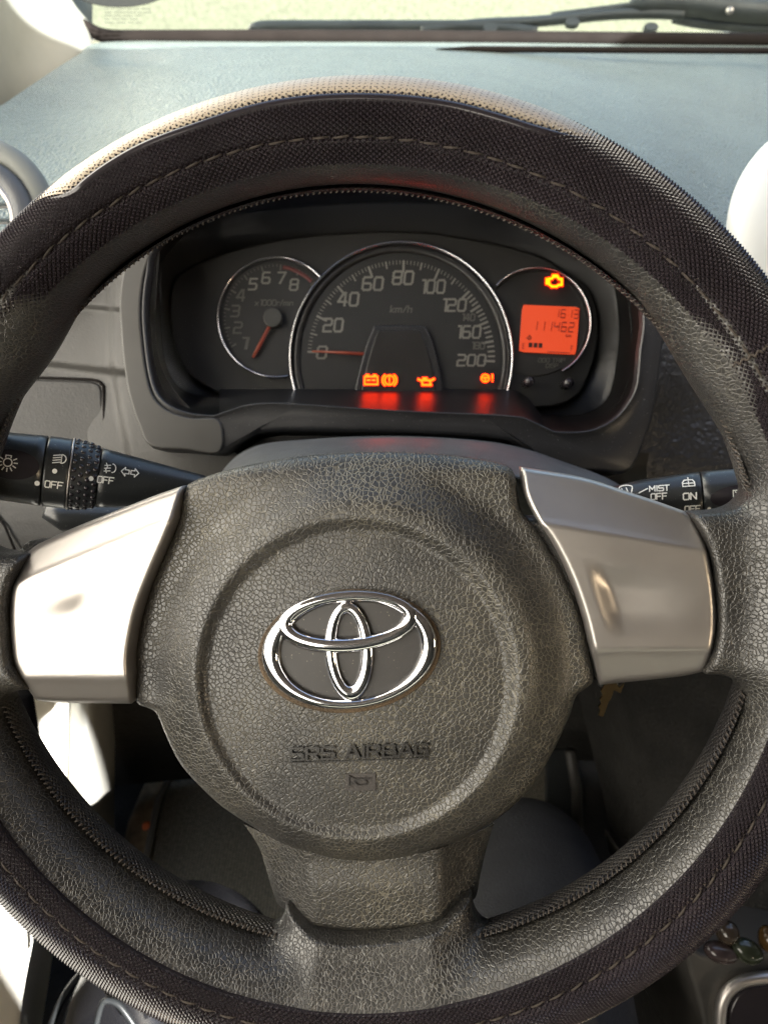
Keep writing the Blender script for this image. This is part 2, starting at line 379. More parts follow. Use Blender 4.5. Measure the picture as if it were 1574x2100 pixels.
_X, _Y, _P = _project(rim(_t+0*_s, _s+0*_t))
_A = four(KA, _t)+0*_s
_n = np.stack([np.cos(_s)/_A*np.cos(_t), np.cos(_s)/_A*np.sin(_t), np.sin(_s)/BH+0*_t], -1)
_n3 = _n[..., :1]*Uw+_n[..., 1:2]*Vw+_n[..., 2:]*Nw
_vis = (_n3*-_P).sum(-1) > 0
def ts(px, py):
    dd = np.hypot(_X-px, _Y-py)+1e4*(~_vis); k = np.unravel_index(dd.argmin(), dd.shape)
    return _t[k[0], 0], _s[0, k[1]]
def sfun(pts, order=2):              # periodic fit s(t) through picked pixels
    T = np.array([ts(*p) for p in pts]); t, s = T[:, 0], T[:, 1]
    cols = [np.ones_like(t)]
    for k in range(1, order+1): cols += [np.cos(k*t), np.sin(k*t)]
    A = np.array(cols).T; reg = np.eye(A.shape[1])*.15; reg[0, 0] = 0
    c = np.linalg.solve(A.T@A+reg, A.T@s)
    def f(x):
        x = np.asarray(x, float); r = c[0]+0*x; i = 1
        for k in range(1, order+1): r = r+c[i]*np.cos(k*x)+c[i+1]*np.sin(k*x); i += 2
        return r
    return f
SEAM = sfun([(0, 716), (151, 572), (219, 518), (356, 410), (508, 356), (800, 333), (1018, 379), (1160, 442), (1224, 480), (1334, 573), (1402, 645), (1471, 734), (1522, 809), (1567, 891), (0, 1694), (103, 1816), (198, 1907), (343, 1980), (496, 2040), (780, 2078), (1031, 2025), (1149, 1972), (1260, 1907), (1355, 1838), (1443, 1751), (1508, 1667), (1546, 1598), (1569, 1526)])
STI = sfun([(0, 627), (69, 562), (152, 478), (254, 396), (356, 340), (508, 300), (661, 282), (800, 285), (926, 305), (1018, 330), (1140, 376), (1231, 432), (1313, 478), (1403, 566), (1464, 638), (1536, 734), (1574, 799), (0, 1758), (38, 1812), (114, 1892), (229, 1980), (362, 2048), (496, 2090), (1012, 2086), (1126, 2044), (1241, 1987), (1317, 1934), (1431, 1831), (1508, 1758), (1574, 1659)])
BRD = sfun([(351, 478), (661, 386), (967, 420), (1163, 498), (1290, 600), (130, 1655), (213, 1743), (305, 1815), (419, 1884), (534, 1930), (1012, 1918), (1126, 1869), (1241, 1804), (1355, 1735), (1443, 1629), (1485, 1533)])

# ================================================================== steering wheel
wheel = thing('steering_wheel', WM, 'black grained steering wheel with three spokes, two silver covers and a chrome oval badge', 'steering wheel')
def smin(a, b, k):
    h = np.clip(.5+.5*(b-a)/k, 0, 1); return b*(1-h)+a*h-k*h*(1-h)
def surface_nets(Fv, org, h):
    nx, ny, nz = Fv.shape; S = Fv < 0
    c = [S[i:nx-1+i, j:ny-1+j, k:nz-1+k] for i in (0, 1) for j in (0, 1) for k in (0, 1)]
    anyc = np.logical_or.reduce(c); allc = np.logical_and.reduce(c); act = anyc & ~allc
    idx = np.argwhere(act); ids = -np.ones(act.shape, np.int64); ids[act] = np.arange(len(idx))
    acc = np.zeros((len(idx), 3)); cnt = np.zeros(len(idx))
    for ax in range(3):
        oth = [a for a in range(3) if a != ax]
        for p in (0, 1):
            for q in (0, 1):
                o0 = np.zeros(3, int); o0[oth[0]] = p; o0[oth[1]] = q; o1 = o0.copy(); o1[ax] = 1
                a = Fv[tuple((idx+o0).T)]; b = Fv[tuple((idx+o1).T)]; m_ = (a < 0) != (b < 0)
                tt = np.where(m_, a/(a-b+1e-20), 0)
                pos = o0[None]+(o1-o0)[None]*tt[:, None]
                acc += pos*m_[:, None]; cnt += m_
    V = (idx+acc/cnt[:, None])*h+np.array(org)
    faces = []
    for ax in range(3):
        sl0 = [slice(1, -1)]*3; sl0[ax] = slice(0, -1); sl1 = list(sl0); sl1[ax] = slice(1, None)
        a = S[tuple(sl0)]; b = S[tuple(sl1)]
        e = np.argwhere(a != b); off = np.array([1, 1, 1]); off[ax] = 0; e = e+off
        inside = S[tuple(e.T)]
        o1, o2 = [(1, 2), (2, 0), (0, 1)][ax]
        def cell(d1, d2):
            q = e.copy(); q[:, o1] -= d1; q[:, o2] -= d2
            return ids[tuple(q.T)]
        Q = np.stack([cell(1, 1), cell(0, 1), cell(0, 0), cell(1, 0)], 1)
        Q[~inside] = Q[~inside][:, ::-1]
        faces.append(Q)
    return V, np.vstack(faces)
hstep = .0014
gu = np.arange(-.216, .216, hstep); gh = np.arange(-.040, .034, hstep)
UU, VV, HH = np.meshgrid(gu, gu, gh, indexing='ij'); UU = UU.astype(np.float32); VV = VV.astype(np.float32); HH = HH.astype(np.float32)
TT = np.arctan2(VV, UU); RHO = np.hypot(UU, VV)
def gauss_t(c0, w0): return np.exp(-((np.angle(np.exp(1j*(TT[:, :, :1]-R_(c0)))))/R_(w0))**2).astype(np.float32)
bulge = .0065*gauss_t(143, 9)+.0050*gauss_t(31, 11)
A_ = four(KA, TT[:, :, :1])-.0012+bulge/2; Rm = four(KR, TT[:, :, :1])-bulge/2
q = np.sqrt(((RHO-Rm)/A_)**2+(HH/(BH-.0012))**2)
core = (q-1)*A_*1.1
def rbox(c0, ang, half, rad, hh=None):
    ca, sa = math.cos(ang), math.sin(ang); x = (UU-c0[0])*ca+(VV-c0[1])*sa; y = -(UU-c0[0])*sa+(VV-c0[1])*ca; z = HH-c0[2]
    if hh is not None: z = z-hh(x, y)
    dx, dy, dz = abs(x)-half[0]+rad, abs(y)-half[1]+rad, abs(z)-half[2]+rad
    return np.sqrt(np.maximum(dx, 0)**2+np.maximum(dy, 0)**2+np.maximum(dz, 0)**2)+np.minimum(np.maximum(dx, np.maximum(dy, dz)), 0)-rad
def mid(a, b): return ((a[0]+b[0])/2, (a[1]+b[1])/2)
# right, left and bottom roots
rA = Wp(1500, 1222, .008); rB = Wp(1640, 1222, .012)
rr_ = rbox(((rA[0]+rB[0])/2, (rA[1]+rB[1])/2, -.004), 0.03, (abs(rB[0]-rA[0])/2+.02, .0335, .0165), .008)
lA = Wp(10, 1282, .008); lB = Wp(-120, 1282, .012)
ll_ = rbox(((lA[0]+lB[0])/2, (lA[1]+lB[1])/2, -.004), 0.0, (abs(lA[0]-lB[0])/2+.02, .031, .0165), .010)
bA = Wp(770, 1830, .004); bB = Wp(775, 2110, .010)
bb_ = rbox((Wp(770, 1960, .005)[0], (bA[1]+bB[1])/2, -.006), 0.0, (.0428, abs(bA[1]-bB[1])/2+.005, .0165), .006, hh=lambda x, y: -np.maximum(abs(x)-.0262, 0)*.55+np.clip(-y, -.05, .05)*.14)
core = smin(core, rr_, .020); core = smin(core, ll_, .020); core = smin(core, bb_, .018)
# arms and housing under the trim
hx, hy, _ = Wp(745, 1375, 0)
disc = np.maximum(np.hypot(UU-hx, VV-hy)-.080, abs(HH+.022)-.014)
core = np.minimum(core, disc)
core = np.minimum(core, rbox((mid(Wp(1150, 1200, 0), Wp(1400, 1215, 0))[0], Wp(1250, 1205, 0)[1], -.016), .03, (.042, .030, .010), .005))
core = np.minimum(core, rbox((mid(Wp(60, 1250, 0), Wp(350, 1250, 0))[0], Wp(200, 1255, 0)[1], -.016), -.03, (.042, .030, .010), .005))
core = np.minimum(core, rbox((Wp(765, 1800, 0)[0], Wp(765, 1800, 0)[1], -.016), 0, (.036, .040, .009), .005))
U2, V2 = np.meshgrid(gu, gu, indexing='ij')
def poly_sd(P):
    P = np.array(P); d = np.full(U2.shape, 1e9); ins = np.zeros(U2.shape, bool)
    for i in range(len(P)):
        a, b = P[i], P[(i+1) % len(P)]; e = b-a; wx, wy = U2-a[0], V2-a[1]
        t_ = np.clip((wx*e[0]+wy*e[1])/(e@e), 0, 1); d = np.minimum(d, (wx-e[0]*t_)**2+(wy-e[1]*t_)**2)
        c_ = ((a[1] > V2) != (b[1] > V2)) & (U2 < (b[0]-a[0])*(V2-a[1])/(b[1]-a[1]+1e-12)+a[0]); ins ^= c_
    d = np.sqrt(d); return np.where(ins, -d, d).astype(np.float32)[:, :, None]
for pts_, hc, hs_ in (([(1040, 940), (1120, 960), (1203, 975), (1289, 1002), (1341, 1019), (1406, 1043), (1427, 1066), (1450, 1116), (1463, 1165), (1472, 1234), (1473, 1286), (1465, 1334), (1447, 1383), (1400, 1400), (1230, 1430), (1080, 1300)], .0095, -.006),
                ([(74, 1112), (152, 1060), (254, 1020), (376, 970), (400, 1200), (300, 1470), (180, 1460), (70, 1441), (45, 1404), (22, 1359), (16, 1316), (14, 1265), (18, 1214), (32, 1174), (52, 1131)], .008, -.006),
                ([(440, 1650), (1080, 1650), (1080, 1862), (990, 1862), (972, 1849), (945, 1866), (899, 1892), (820, 1908), (713, 1914), (642, 1903), (598, 1878), (568, 1857), (555, 1866), (440, 1866)], .001, -.019), ([(1004, 1690), (1090, 1650), (1090, 1864), (986, 1864), (978, 1842), (990, 1780)], -.004, -.06), ([(440, 1650), (527, 1700), (543, 1780), (561, 1845), (556, 1866), (440, 1866)], -.004, -.06)):
    Pw = [Wp(x, y, hc)[:2] for x, y in resample(np.array(pts_, float), 90, True)]
    core = np.maximum(core, -np.maximum(poly_sd(Pw)-.0004, hs_-HH))
V_, F_ = surface_nets(core, (gu[0], gu[0], gh[0]), hstep)
core_o = mesh('rim_core', V_, F_.tolist(), M['core'], wheel, local=True)
core_o['label'] = 'black grained rim core with moulded spoke roots'
sm_mod = core_o.modifiers.new('relax', 'SMOOTH'); sm_mod.factor = .5; sm_mod.iterations = 3
del UU, VV, HH, TT, RHO, core, q

# airbag pad
pad_out = [(377, 1003), (420, 978), (520, 951), (640, 933), (760, 926), (880, 929), (985, 941), (1035, 953), (1054, 972), (1060, 1010), (1070, 1050), (1097, 1082), (1132, 1137), (1164, 1198), (1190, 1268), (1207, 1345), (1216, 1394), (1200, 1412), (1180, 1428), (1169, 1462), (1155, 1495), (1136, 1535), (1108, 1585), (1069, 1636), (1012, 1684), (945, 1722), (856, 1755), (767, 1768), (678, 1761), (589, 1733), (526, 1700), (457, 1655), (400, 1602), (366, 1560), (337, 1500), (322, 1464), (305, 1452), (284, 1444), (278, 1425), (275, 1367), (278, 1316), (294, 1247), (314, 1184), (350, 1102), (364, 1055)]
PO = resample(sm(pad_out, 8, True), 360, True)
def sstep(x, a, b):
    t = np.clip((x-a)/(b-a), 0, 1); return t*t*(3-2*t)
def pad_h(x, y):
    r1 = math.hypot(x-742, (y-1372)*1.03); r2 = math.hypot(x-731, y-1393)
    h = .0005 + .0095*(1-sstep(r1, 335, 432)) + .0045*(1-min(1, r1/430)**2)
    h -= .0046*(1-sstep(r2, 303, 334)) 
    h -= .006*sstep(1010-y, 10, 85)**2
    h += .003*sstep(y, 1500, 1100)*0
    return h
pc = np.array([742.0, 1380.0]); rows = []
ts_ = np.r_[np.linspace(.02, .93, 64), np.linspace(.94, 1, 9)]
for tt in ts_:
    row = []
    for p in PO:
        q_ = pc+(p-pc)*tt; e = (1-tt)*np.linalg.norm(p-pc)
        r = 26.0; roll = .0055*(1-math.sqrt(max(0, 1-(1-min(e, r)/r)**2)))
        row.append(Wp(q_[0], q_[1], pad_h(*q_)-roll))
    rows.append(row)
last = rows[-1]
rows.append([(x, y, z-.004) for x, y, z in last]); rows.append([(x*.995, y*.995, z-.016) for x, y, z in last])
Vp, Fp = loft(rows, True, cap0=True)
pad = mesh('airbag_pad', Vp, [f[::-1] for f in Fp], M['pad'], wheel, local=True)
# SRS AIRBAG lettering and horn mark
paths, wd = text_paths('SRS AIRBAG', 0, .88)
bx0, bx1 = np.array([596, 1559.]), np.array([874, 1549.])
def tf(x, y, z):
    b = bx0+(bx1-bx0)*(x/wd); px, py = b[0]+y*.4, b[1]-y*24
    return Wp(px, py, pad_h(px, py)+z)
lm = plastic('letter_plastic', (.036, .032, .030), .42); lm3 = plastic('letter_dark', (.013, .012, .011), .42); lm2 = plastic('horn_line', (.02, .018, .017), .4)
o = strokes(paths, .155, tf, -.0008, .0013).build('lettering', lm3, pad, local=True, smooth=False); o['label'] = 'raised letters SRS AIRBAG'
o = strokes([[(0, 0), (wd*1.01, 0)]], .1, lambda x, y, z: tf(x, y-.24, z), -.0008, .0010).build('underline', lm3, pad, local=True, smooth=False)
hp = sm([(708, 1590), (712, 1586), (765, 1585), (771, 1590), (771, 1617), (766, 1622), (711, 1623), (706, 1618)], 4, True)
v, f = solid(hp, 0, .001, 1.0, fn=lambda x, y, z: Wp(x, y, pad_h(x, y)+.0004-z*.4 if z < .5 else 0))
o = mesh('horn_plaque', v, f, lm, pad, local=True)
hz = lambda x, y, z: Wp(x, y, pad_h(x, y)+z)
o = strokes([[(715, 1591), (715, 1613)], [(715, 1592), (728, 1598), (760, 1597)], [(715, 1612), (726, 1603)], arc(740, 1605, 12, 6, 0, 360)], 2.0, hz, -.0002, .0011).build('horn_symbol', lm2, pad, local=True, smooth=False); o['label'] = 'small horn symbol in a smooth rectangle'
# badge
em = mesh('emblem_plate', *solid(np.array([(716+172*math.cos(a)*1+0, 1334-0) for a in (0,)]) if False else [(716+168*math.cos(a)*math.cos(.1)+112*math.sin(a)*math.sin(.1)*1, 1334-(168*math.cos(a)*math.sin(.1)*1.0)-112*math.sin(a)*-1*math.cos(.1)) for a in np.linspace(0, 2*math.pi, 72, endpoint=False)], 0, .001, 2, fn=lambda x, y, z: Wp(x, y, pad_h(716, 1334)+.0006-(.003 if z > .5 else 0))), M['plate'], wheel, local=True)
em['label'] = 'dark oval plate behind the chrome badge'
EH = pad_h(716, 1334)
def ell(cx, cy, a, b, phi, n=96):
    th = np.linspace(0, 2*np.pi, n, endpoint=False); x = a*np.cos(th); y = b*np.sin(th)
    return np.c_[cx+x*math.cos(phi)+y*math.sin(phi), cy-x*math.sin(phi)+y*math.cos(phi)]
def ring(name, E0, E1, h0, h1, mt, dome=.0006, par=em):
    rows = []
    for k, z in ((0, 0), (.02, .5), (.09, .9), (.16, 1), (.4, 1), (.6, .99), (.78, .93), (.93, .5), (1, 0)):
        P_ = E0*(1-k)+E1*k
        rows.append([Wp(x, y, h0+(h1-h0)*z+dome*(1-(2*k-1)**2)) for x, y in P_])
    v, f = loft(rows, True); return mesh(name, v, [q[::-1] for q in f], mt, par, local=True)
PH = .105
ring('grime_ring', ell(716, 1335, 188, 127, PH), ell(716, 1334, 176, 116, PH), EH-.0008, EH+.0005, M['dirt'], 0)
ring('outer_ring', ell(716, 1333, 181, 122, PH), ell(718, 1334, 142, 100, PH-.01), EH, EH+.0032, M['chrome']).__setitem__('label', 'outer chrome oval')
ring('cross_ring', ell(712, 1275, 146, 65, .075), ell(713, 1271, 110, 34, .07), EH, EH+.0036, M['chrome']).__setitem__('label', 'wide flat chrome oval across the badge')
ring('upright_ring', ell(715, 1336, 51, 103, .05), ell(714, 1332, 22, 71, .05), EH, EH+.0030, M['chrome']).__setitem__('label', 'narrow upright chrome oval')
# silver spoke covers as Coons patches
def coons(top, right, bottom, left, n=44):
    T, B, L, Rr = [resample(sm(c_, 10), n) for c_ in (top, bottom, left, right)]
    out = np.zeros((n, n, 2))
    for i in range(n):
        v_ = i/(n-1)
        for j in range(n):
            u_ = j/(n-1)
            out[i, j] = (1-v_)*T[j]+v_*B[j]+(1-u_)*L[i]+u_*Rr[i]-((1-u_)*(1-v_)*T[0]+u_*(1-v_)*T[-1]+(1-u_)*v_*B[0]+u_*v_*B[-1])
    return out
def spoke_cover(label, top, right, bottom, left, hf):
    n = 60; Gd = coons(top, right, bottom, left, n); rows = []
    edge = np.vstack([Gd[0], Gd[:, -1], Gd[-1][::-1], Gd[::-1, 0]])
    for i in range(n):
        row = []
        for j in range(n):
            # bias samples to the edges
            x, y = Gd[i, j]; e = np.min(np.hypot(edge[:, 0]-x, edge[:, 1]-y)); r = 11.0
            roll = .0026*(1-math.sqrt(max(0, 1-(1-min(e, r)/r)**2)))
            row.append(Wp(x, y, hf(x, y)-roll))
        rows.append(row)
    V, Fc = loft(rows); 
    bd = [(0, j) for j in range(n)]+[(i, n-1) for i in range(1, n)]+[(n-1, j) for j in range(n-2, -1, -1)]+[(i, 0) for i in range(n-2, 0, -1)]
    b0 = len(V); V += [(V[i*n+j][0], V[i*n+j][1], V[i*n+j][2]-.013) for i, j in bd]; m_ = len(bd)
    for k in range(m_):
        a = bd[k][0]*n+bd[k][1]; b = bd[(k+1) % m_][0]*n+bd[(k+1) % m_][1]
        Fc.append((b, a, b0+k, b0+(k+1) % m_))
    o = mesh('spoke_cover', V, [q_[::-1] for q_ in Fc], M['silver'], wheel, local=True); o['label'] = label
    return o
def line_y(p, q, x): return p[1]+(q[1]-p[1])*(x-p[0])/(q[0]-p[0])
def hR(x, y):
    h = .0085+.000004*(x-1070)
    c1 = line_y((1113, 1078), (1445, 1133), x); h -= .00013*max(0, c1-y)*sstep(c1-y, 0, 14)
    l1 = line_y((1196, 1146), (1410, 1174), x); l2 = line_y((1251, 1296), (1458, 1300), x); xl = 1196+(y-1146)*.33
    m_ = sstep(y-l1, -6, 60)*sstep(l2+14-y, -4, 60)*sstep(x-xl, -4, 40); h -= .0030*m_*(1-.75*sstep(x, 1240, 1440))
    h -= .00011*max(0, y-1327)*sstep(y-1327, 0, 14)
    return h
def hL(x, y):
    h = .0105-.000009*(360-x)
    c1 = line_y((60, 1192), (330, 1080), x); h -= .00013*max(0, c1-y)*sstep(c1-y, 0, 14)
    l1 = line_y((50, 1240), (215, 1198), x); l2 = line_y((50, 1352), (175, 1350), x); xr = 205-(y-1200)*.28
    m_ = sstep(y-l1, -6, 50)*sstep(l2+10-y, -4, 46)*sstep(xr-x, -4, 40); h -= .0024*m_*(1-.85*sstep(-x, -170, -40))
    h -= .00011*max(0, y-1385)*sstep(y-1385, 0, 14)
    return h
spoke_cover('right silver spoke cover with a pressed recess',
    [(1068, 958), (1120, 966), (1203, 981), (1289, 1009), (1341, 1026), (1402, 1048)], [(1402, 1048), (1421, 1068), (1445, 1116), (1457, 1165), (1466, 1234), (1467, 1286), (1459, 1334), (1442, 1377)],
    [(1230, 1405), (1272, 1400), (1341, 1393), (1400, 1386), (1442, 1377)], [(1068, 958), (1075, 1009), (1099, 1061), (1134, 1113), (1168, 1182), (1196, 1261), (1217, 1348), (1230, 1405)], hR)
spoke_cover('left silver spoke cover, scuffed and bright',
    [(80, 1115), (152, 1082), (254, 1041), (320, 1015), (376, 996)], [(376, 996), (356, 1062), (340, 1102), (305, 1184), (282, 1247), (267, 1316), (263, 1367), (270, 1443)],
    [(74, 1436), (120, 1441), (180, 1442), (270, 1443)], [(80, 1115), (58, 1133), (38, 1176), (24, 1214), (20, 1265), (22, 1316), (28, 1359), (51, 1402), (74, 1436)], hL)
# lower spoke cover
def hB(x, y):
    c0_ = 632+(y-1775)*.1; c1_ = 900
    return .0015-.0016*sstep(abs(y-1768)*-1, -60, 0)-.00022*max(0, c0_-x)-.00022*max(0, x-c1_)-.000012*max(0, y-1780)
n = 40; Gd = coons([(500, 1690), (620, 1740), (767, 1760), (900, 1740), (1012, 1690)], [(1012, 1690), (998, 1735), (985, 1792), (976, 1838), (966, 1846)], [(570, 1856), (600, 1874), (642, 1898), (713, 1909), (820, 1903), (899, 1887), (945, 1862), (966, 1846)], [(500, 1690), (530, 1735), (545, 1780), (563, 1839), (570, 1856)], n)
rows = []
edge = np.vstack([Gd[:, -1], Gd[-1][::-1], Gd[::-1, 0]])
for i in range(n):
    row = []
    for j in range(n):
        x, y = Gd[i, j]; e = np.min(np.hypot(edge[:, 0]-x, edge[:, 1]-y)); r = 12.
        row.append(Wp(x, y, hB(x, y)-.003*(1-math.sqrt(max(0, 1-(1-min(e, r)/r)**2)))))
    rows.append(row)
bd = [r_[-1] for r_ in rows]+rows[-1][::-1]+[r_[0] for r_ in rows[::-1]]
v, f = loft(rows); mb = MB().add(v, [q_[::-1] for q_ in f])
v2, f2 = loft([bd, [(a, b, c_-.016) for a, b, c_ in bd]]); mb.add(v2, f2)
o = mb.build('lower_spoke_cover', M['pad'], wheel, local=True)

# ================================================================== steering wheel cover
cover = thing('steering_wheel_cover', WM, 'black diamond-embossed slip-on cover with beige inserts stretched over the wheel rim', 'steering wheel cover')
NTH = 720; tt = np.linspace(0, 2*np.pi, NTH, endpoint=False); cols = NTH+1
seam, sti, brd = SEAM(tt), STI(tt), BRD(tt)
def cov(t, s, h=0.0):
    se, st_ = SEAM(t), STI(t); off = .0008-.0017*np.exp(-((s-st_)*.025/.0017)**2)
    ed = np.clip((se-s)*.025/.0022, 0, 1); off = off-.0016*(1-np.sqrt(1-(1-ed)**2))
    off = off-.0007*np.exp(-((s-(se-.16))*.025/.0009)**2)*0
    return rim(t, s, off+h*np.clip(ed*3-.4, 0, 1))
NU = 456; pitch = .0026; NVR = 38            # embossed pyramids on a diagonal lattice, a row being one half pitch
Vd = []; Fd = []; rowi = []
UN = np.arange(NU)
smin_, = (R_(-62),)
fr_all = np.linspace(0, 1, 2*NVR+1)
def s_of(fr_, t): return SEAM(t)*(1-fr_)+smin_*fr_
base = []
for r_ in range(2*NVR+1):
    t_ = (UN+(.5 if r_ % 2 else 0))*2*np.pi/NU; base.append(cov(t_, s_of(fr_all[r_], t_), 0.0))
tips = []
for r_ in range(1, 2*NVR):
    t_ = (UN+(0 if r_ % 2 else .5))*2*np.pi/NU; tips.append(cov(t_, s_of(fr_all[r_], t_), .0015))
Vd = np.vstack(base+tips); nb = (2*NVR+1)*NU
for r_ in range(1, 2*NVR):
    for j in range(NU):
        if r_ % 2: l_, rr2_ = (r_*NU+(j-1) % NU), (r_*NU+j)
        else: l_, rr2_ = (r_*NU+j), (r_*NU+(j+1) % NU)
        up = (r_-1)*NU+(j if r_ % 2 else j); dn = (r_+1)*NU+j
        if not r_ % 2: up = (r_-1)*NU+j; dn = (r_+1)*NU+j
        tp_ = nb+(r_-1)*NU+j
        Fd += [(l_, up, tp_), (up, rr2_, tp_), (rr2_, dn, tp_), (dn, l_, tp_)]
# rounded seam lip and smooth hidden back
mesh('grip_panel', Vd, Fd, M['diamond'], cover, local=True, smooth=False)['label'] = 'black diamond-embossed outer band of the cover'
rows = [rim(tt, seam+.012, -.0012), cov(tt, seam, 0), cov(tt, seam-.02, 0), cov(tt, seam-.05, 0)]
v, f = loft(rows, True); mesh('seam_lip', v, [q_[::-1] for q_ in f], M['glossblack'], cover, local=True)
rows = [rim(tt, R_(-62-k*6)+0*tt, .0006) for k in range(14)]
v, f = loft(rows, True); mesh('back_band', v, [q_[::-1] for q_ in f], M['glossblack'], cover, local=True)
# inner braided edge
rows = []; uvs = []
for k in range(15):
    s = brd+R_(2)+R_(95)*k/14
    off = .0016*math.sin(math.pi*min(1, k/4+.1)) if k < 4 else .0012
    rows.append(rim(tt, s, off)); uvs.append(np.c_[tt*380/(2*np.pi), s*.025/.0024])
Vb = np.vstack([np.vstack([r, r[:1]]) for r in rows]); uvb = np.vstack([np.vstack([u_, [[380, u_[0, 1]]]]) for u_ in uvs])
Fb = [(i*cols+j, i*cols+j+1, (i+1)*cols+j+1, (i+1)*cols+j) for i in range(14) for j in range(NTH)]
mesh('inner_edge', Vb, Fb, M['braid'], cover, local=True, uv=uvb)
mb = MB()
for k in range(420):
    t0 = 2*math.pi*k/420; s0 = float(BRD(t0))
    a = rim(t0, s0-.02, .0016); b = rim(t0+.007, s0+.10, .0018)
    v, f = tube([a, (np.array(a)+b)/2+rim(t0, s0, .0004)-rim(t0, s0, 0), b], .0004, 5); mb.add(v, f)
o = mb.build('edge_stitching', M['thread'], cover, local=True); o['kind'] = 'stuff'
# main stitch line
st_me = None; NST = 132
for k in range(NST):
    t0 = 2*math.pi*(k+.5)/NST; s0 = float(STI(t0))
    dt = 2*math.pi/NST*.43
    pts = [rim(t0+dt*a, STI(t0+dt*a)+ (.02*a if True else 0), -.0006+.0010*math.cos(a*math.pi/2)) for a in (-1, -.6, -.2, .2, .6, 1)]
    c0 = np.array(rim(t0, s0, 0)); ex = np.array(pts[-1])-np.array(pts[0]); ex /= np.linalg.norm(ex)
    nz_ = np.array(rim(t0, s0, .01))-c0; nz_ -= ex*(nz_@ex); nz_ /= np.linalg.norm(nz_); ey = np.cross(nz_, ex)
    Ms = Matrix(((ex[0], ey[0], nz_[0], c0[0]), (ex[1], ey[1], nz_[1], c0[1]), (ex[2], ey[2], nz_[2], c0[2]), (0, 0, 0, 1)))
    if st_me is None:
        I = Ms.inverted(); v, f = tube([I @ Vector(p) for p in pts], [.0003, .0004, .0005, .0005, .0004, .0003], 6)
        o = mesh('stitch', v, f, M['thread'], cover, local=True); st_me = o.data
    else:
        o = bpy.data.objects.new('stitch', st_me); SC.collection.objects.link(o); o.parent = cover
    o.matrix_local = Ms @ Matrix.Rotation(random.uniform(-.08, .08), 4, 'Z')
# beige inserts with glossy piping
def insert(label, pts, s_back, piping=True, perf=.0022):
    T = np.array([ts(*p) for p in pts]); T = T[T[:, 0].argsort()]
    n_ = 140; t_ = np.linspace(T[0, 0], T[-1, 0], n_); sT = np.interp(t_, T[:, 0], T[:, 1])
    ker = np.ones(9)/9; sT = np.convolve(np.pad(sT, 4, 'edge'), ker, 'valid')
    tip = np.clip(np.minimum(t_-t_[0], t_[-1]-t_)/.10, 0, 1)**.5
    sb = R_(s_back)+0*t_; rows = []; uvs = []
    for k in range(25):
        fr_ = k/24; s = sT*(1-fr_)+(sT+(sb-sT)*tip)*fr_
        e = min(fr_, .999); off = .0010+.0012*math.sqrt(1-(1-min(1, fr_*8))**2)*tip
        rows.append(rim(t_, s, off)); uvs.append(np.c_[t_*.19/perf, s*.0255/perf])
    v, f = loft(rows); mesh('beige_insert', v, [q_[::-1] for q_ in f], M['beige'], cover, local=True, uv=np.vstack(uvs))['label'] = label
    if piping:
        w_ = .0019*np.clip(np.minimum(t_-t_[0], t_[-1]-t_)/.12, 0.1, 1)
        pth = [rim(a, b+float(c_)/.025*1.0, .0006) for a, b, c_ in zip(t_, sT, w_)]
        v, f = tube(pth, list(w_), 10); mesh('piping', v, f, M['glossblack'], cover, local=True)
insert('long beige perforated insert along the top of the rim', [(66, 421), (137, 407), (203, 351), (285, 302), (407, 256), (559, 212), (712, 197), (774, 198), (926, 213), (1028, 241), (1104, 266), (1181, 289), (1248, 303)], -60)
def edge_insert(label, t0, t1, s0):
    n_ = 60; t_ = np.radians(np.linspace(t0, t1, n_)); tip = np.sqrt(np.clip(np.minimum(t_-t_[0], t_[-1]-t_)/.12, 0, 1)); rows = []; uvs = []
    for k in range(15):
        s = R_(s0)-R_(60)*tip*k/14; off = .0010+.0014*math.sqrt(1-(1-min(1, k/5))**2)*tip
        rows.append(rim(t_, s, off)); uvs.append(np.c_[t_*.19/.0022, s*.0255/.0022])
    v, f = loft(rows); mesh('beige_insert', v, [q_[::-1] for q_ in f], M['beige'], cover, local=True, uv=np.vstack(uvs))['label'] = label
edge_insert('beige insert edge low on the left of the rim', 205, 252, 24)
edge_insert('beige insert edge low on the right of the rim', 314, 345, 28)
# cross seam on the right of the cover
t0 = ts(1500, 750)[0]
for k, (a, b) in enumerate(((0, 0),)):
    pth = [rim(t0+.012*math.sin(i*2.1)*.4, float(SEAM(t0))-i*.045, .0012) for i in range(26)]
    v, f = tube(pth, [.0005+.0002*(i % 2) for i in range(26)], 6); mesh('cross_seam', v, f, M['thread'], cover, local=True)

# ================================================================== instrument cluster
DD = .56; DB = .50
cl = thing('instrument_cluster', C(800, 900, DB), 'black hooded instrument cluster with speedometer, rev counter and orange display', 'instrument cluster')
inner = [(322, 507), (305, 566), (298, 634), (302, 703), (312, 771), (326, 809), (353, 833), (394, 847), (440, 851), (456, 849), (469, 841), (507, 829), (560, 825), (640, 829), (730, 835), (820, 841), (914, 845), (1029, 850), (1086, 858), (1111, 874), (1132, 883), (1180, 885), (1221, 878), (1259, 857), (1286, 826), (1303, 789), (1310, 720), (1317, 650), (1300, 560), (1200, 440), (1000, 350), (800, 330), (600, 350), (420, 420)]
outer = [(290, 480), (258, 540), (246, 617), (248, 672), (255, 754), (268, 823), (286, 874), (309, 918), (380, 925), (456, 931), (470, 915), (490, 898), (530, 888), (600, 884), (800, 888), (1000, 898), (1080, 915), (1120, 945), (1145, 967), (1220, 967), (1291, 967), (1327, 898), (1344, 840), (1361, 720), (1368, 640), (1340, 520), (1230, 390), (1010, 300), (800, 280), (590, 300), (400, 370)]
